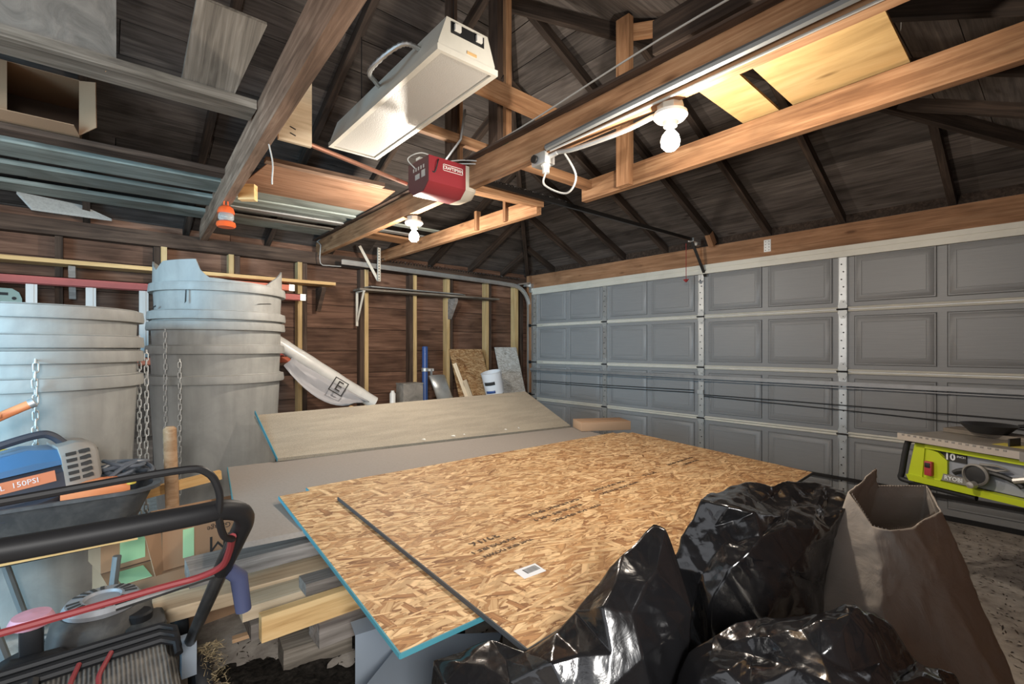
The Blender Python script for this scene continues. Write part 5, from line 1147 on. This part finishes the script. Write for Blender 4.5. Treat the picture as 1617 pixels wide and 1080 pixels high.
# paper yard bag
def kraft():
    a = NT('kraft_paper'); v = a.coords((1, 1, 1)); n = a.noise(v, 6, 6, 1.2, .6); n2 = a.noise(v, 2.5, 3, 2)
    a.base(a.mix(n, (.27, .235, .20), (.37, .325, .28))); mx = a.n('ShaderNodeMath', operation='ADD'); a.l(n, mx.inputs[0]); a.l(n2, mx.inputs[1]); a.bump(mx.outputs[0], .45, .02); return a.set(.7, 0, .25)
kraft()
t = thing('paper_yard_bag', 'tall brown paper yard bag standing open beside the rubbish bags', 'bag', (1.88, .34, 0))
RIM = [(1.782, .444, .788), (1.937, .416, .845), (1.994, .419, .775), (2.087, .312, .781), (2.005, .277, .724), (1.815, .309, .711), (1.742, .345, .711), (1.733, .38, .715)]
M1 = [(1.709, .48, .636), (1.87, .485, .63), (2.0, .45, .63), (2.11, .33, .63), (2.048, .24, .624), (1.837, .264, .614), (1.755, .31, .62), (1.70, .355, .62)]
M2 = [(1.657, .485, .458), (1.85, .52, .45), (2.02, .47, .45), (2.14, .32, .45), (2.081, .186, .451), (1.852, .224, .505), (1.755, .285, .53), (1.653, .345, .52)]
LO = [(1.623, .475, .25), (1.83, .54, .25), (2.03, .48, .25), (2.16, .30, .25), (2.101, .115, .222), (1.892, .137, .306), (1.75, .22, .32), (1.629, .30, .33)]
BO = [(1.62, .47, .002), (1.83, .55, .002), (2.04, .49, .002), (2.17, .29, .002), (2.11, .10, .002), (1.90, .12, .002), (1.75, .19, .002), (1.63, .28, .002)]
bm = bmesh.new(); ringv = []
for rg_ in (BO, LO, M2, M1, RIM): ringv.append([bm.verts.new(p) for p in rg_])
for i in range(4):
    for j in range(8): bm.faces.new((ringv[i][j], ringv[i][(j + 1) % 8], ringv[i + 1][(j + 1) % 8], ringv[i + 1][j]))
bm.faces.new(ringv[0][::-1]); bmesh.ops.recalc_face_normals(bm, faces=bm.faces)
for lv, am in enumerate((.008, .005, .003, .0015)):
    bmesh.ops.subdivide_edges(bm, edges=list(bm.edges), cuts=1, smooth=(.0, .06, .05, 0)[lv], use_grid_fill=True); bm.normal_update()
    for v in bm.verts:
        q = v.co * (4 * 2 ** lv) + V((3, 1, 2)); v.co += v.normal * ((.45 - abs(noise.noise(q))) * 2 * am + noise.noise(q * 2) * am * .5)
        if v.co.z < .002: v.co.z = .002
me = bpy.data.meshes.new('paper'); bm.to_mesh(me); bm.free()
for p in me.polygons: p.use_smooth = True
g = place(me, 'paper_body', 'kraft_paper', t); s_ = g.modifiers.new('t', 'SOLIDIFY'); s_.thickness = .004
# zig-zag cut rim
m = MB()
for j in range(8):
    a_, b_ = V(RIM[j]), V(RIM[(j + 1) % 8]); k_ = max(4, int((b_ - a_).length / .008))
    for i in range(k_):
        p_, q_ = a_ + (b_ - a_) * i / k_, a_ + (b_ - a_) * (i + 1) / k_
        m.add([p_ - V((0, 0, .004)), q_ - V((0, 0, .004)), (p_ + q_) / 2 + V((0, 0, .006))], [(0, 1, 2)])
m.build('pinked_rim', 'kraft_paper', t)

# ================================================================ TABLE SAW
plain('saw_green', (.50, .60, .02), .4); plain('saw_black', (.022, .023, .024), .5); plain('saw_label', (.30, .32, .36), .5)
plain('saw_red', (.45, .05, .06), .45); plain('saw_grey', (.24, .23, .215), .5, .1); plain('cast_top', (.36, .33, .29), .45, .5, .5, .5, 6, (.25, .2, .16))
plain('yellow_sticker', (.66, .56, .10), .5)
plain('alu', (.62, .61, .58), .35, .7, .5, .2, 12)
EX, EYv = V((-.388, -.922, 0)), V((.922, -.388, 0))
SM = Matrix((EX, EYv, V((0, 0, 1)))).transposed()
t = thing('table_saw', 'lime green table saw standing by the garage door', 'table saw', (3.14, .562, 0), rot=SM)
def sb(nm, x0, x1, y0, y1, z0, z1, mat, bev=0, par=None):
    return box(nm, ((x0 + x1) / 2, (y0 + y1) / 2, (z0 + z1) / 2), (x1 - x0, y1 - y0, z1 - z0), mat, par or t, local=True, bevel=bev) if par is None else None
# the rotation matrix is left handed when x runs rightwards and y away, so build with z up
sb('table_top', -.0, .68, .0, .50, .775, .80, 'cast_top', .003)
m = MB(); m.box(-.012, .47, -.02, .0, .772, .805); m.build('front_rail', 'alu', t, local=True)
m = MB()
for i in range(16): m.box(.01 + .027 * i, .022 + .027 * i, -.0215, -.02, .795, .803)
m.build('rail_scallops', 'saw_grey', t, local=True)
sb('rail_end', .47, .66, -.024, .0, .765, .805, 'saw_grey')
m = MB(); m.prism([(.06, .765), (.62, .765), (.66, .575), (.03, .575)], .03, .44, 'xz'); m.build('body', 'saw_black', t, local=True)
m = MB()   # green front frame
m.prism([(.055, .765), (.10, .765), (.085, .575), (.022, .595)], .005, .03, 'xz'); m.prism([(.055, .765), (.63, .765), (.63, .745), (.06, .745)], .005, .03, 'xz')
m.prism([(.022, .60), (.66, .60), (.67, .572), (.035, .572)], -.01, .03, 'xz'); m.prism([(.60, .765), (.63, .765), (.67, .58), (.63, .58)], .005, .03, 'xz')
m.build('front_frame', 'saw_green', t, local=True)
m = MB(); m.prism([(.085, .748), (.15, .735), (.19, .70), (.19, .64), (.16, .60), (.082, .60)], .012, .03, 'xz'); m.build('switch_bay', 'saw_green', t, local=True)
sb('switch', .102, .135, -.008, .012, .615, .685, 'saw_red', .004)
sb('switch_paddle', .107, .130, -.012, -.006, .655, .678, 'saw_black', .002)
m = MB(); m.prism([(.195, .742), (.62, .742), (.64, .605), (.18, .605)], .026, .0285, 'xz'); m.build('label_panel', 'saw_label', t, local=True)
m = MB(); m.prism([(.172, .742), (.262, .742), (.262, .703), (.176, .703)], .020, .0255, 'xz'); m.build('size_label', 'ink', t, local=True)
text('size_lettering', '10', .045, axes((.197, .019, .722), (1, 0, 0), (0, 0, 1)), 'label_white', t, .0006, local=True, bold=.0012)
text('size_lettering', 'INCH', .014, axes((.242, .019, .729), (1, 0, 0), (0, 0, 1)), 'label_white', t, .0006, local=True)
m = MB(); m.prism([(.176, .638), (.30, .638), (.30, .605), (.168, .605)], .008, .024, 'xz'); m.build('name_bar', 'saw_grey', t, local=True)
text('name_lettering', 'RYOBI', .026, axes((.218, .006, .622), (1, 0, 0), (0, 0, 1)), 'label_white', t, .0006, local=True, bold=.0006)
WMx = Matrix.Translation((.312, -.01, .668)) @ Matrix.Rotation(R(90), 4, 'X')
m = MB(); m.lathe([(.038, -.012), (.048, -.010), (.050, .004), (.042, .010), (.039, .002)], M=WMx, n=28); wv = m.build('hand_wheel', 'saw_grey', t, local=True)
MB().lathe([(0, -.01), (.040, -.008), (.040, .002), (.02, .006), (0, .006)], M=WMx, n=24).build('wheel_disc', 'saw_black', wv, local=True)
MB().lathe([(0, 0), (.016, 0), (.014, .03), (0, .032)], M=Matrix.Translation((.312, -.02, .624)) @ Matrix.Rotation(R(90), 4, 'X'), n=14).build('crank_knob', 'alu', wv, local=True)
m = MB(); pts = [(.34 + .13 * math.cos(R(a)), .012, .735 - .10 * math.sin(R(a)) * .5) for a in range(200, 345, 12)]; m.tube([(x, y, z - .1) for x, y, z in pts], .012, 8); m.build('bevel_scale', 'saw_black', t, local=True)
m = MB(); m.tube([(.44, .005, .672), (.50, .0, .695)], .013, 8); m.build('lock_lever', 'alu', t, local=True)
m = MB(); m.tube([(.32, .01, .715), (.38, .006, .722), (.42, .006, .712), (.38, .006, .700), (.33, .01, .702)], .006, 8, closed=True); m.build('wrench', 'saw_grey', t, local=True)
m = MB(); m.tube(smooth_path([(.10, .02, .773), (.03, .02, .772), (.008, .02, .74), (-.015, .02, .60), (-.02, .02, .57), (.02, .02, .56), (.30, .02, .555)], 5), .014, 10); m.build('roll_bar', 'saw_black', t, local=True)
for sx in (.03, .62):
    for sy in (.04, .14): bar('leg', (sx, sy, .56), (sx + (-.06 if sx < .3 else .10), sy + (-.04 if sy < .2 else .08), .0), .03, .03, 'saw_black', t, local=True)
ply('warning_sticker', [(.315, .10, .8004), (.44, .10, .8004), (.44, .19, .8004), (.315, .19, .8004)], .0006, 'yellow_sticker', t, local=True)
m = MB(); m.box(.372, .378, .10, .18, .80, .835); m.build('riving_knife', 'saw_black', t, local=True)
W3 = WM[t]
def onsaw(x, y, z): return tuple(W3 @ V((x, y, z)))
tag(bar('loose_plank', onsaw(.02, .34, .812), onsaw(.64, .34, .812), .13, .02, 'old_plank'), 'thin grey plank lying across the saw table', 'plank')
t2 = thing('black_pan', 'shallow black pan resting on the saw table', 'pan', onsaw(.20, .30, .8225))
MB().lathe([(0, .0), (.07, .0), (.105, .038), (.108, .042), (.102, .041), (.068, .006), (0, .006)], (0, 0, 0), 32).build('pan_bowl', 'saw_black', t2, local=True)
tubeo('pan_handle', [(.03, -.10, .04), (.05, -.2, .05), (.06, -.27, .05)], .009, 'saw_black', t2, 8, local=True)
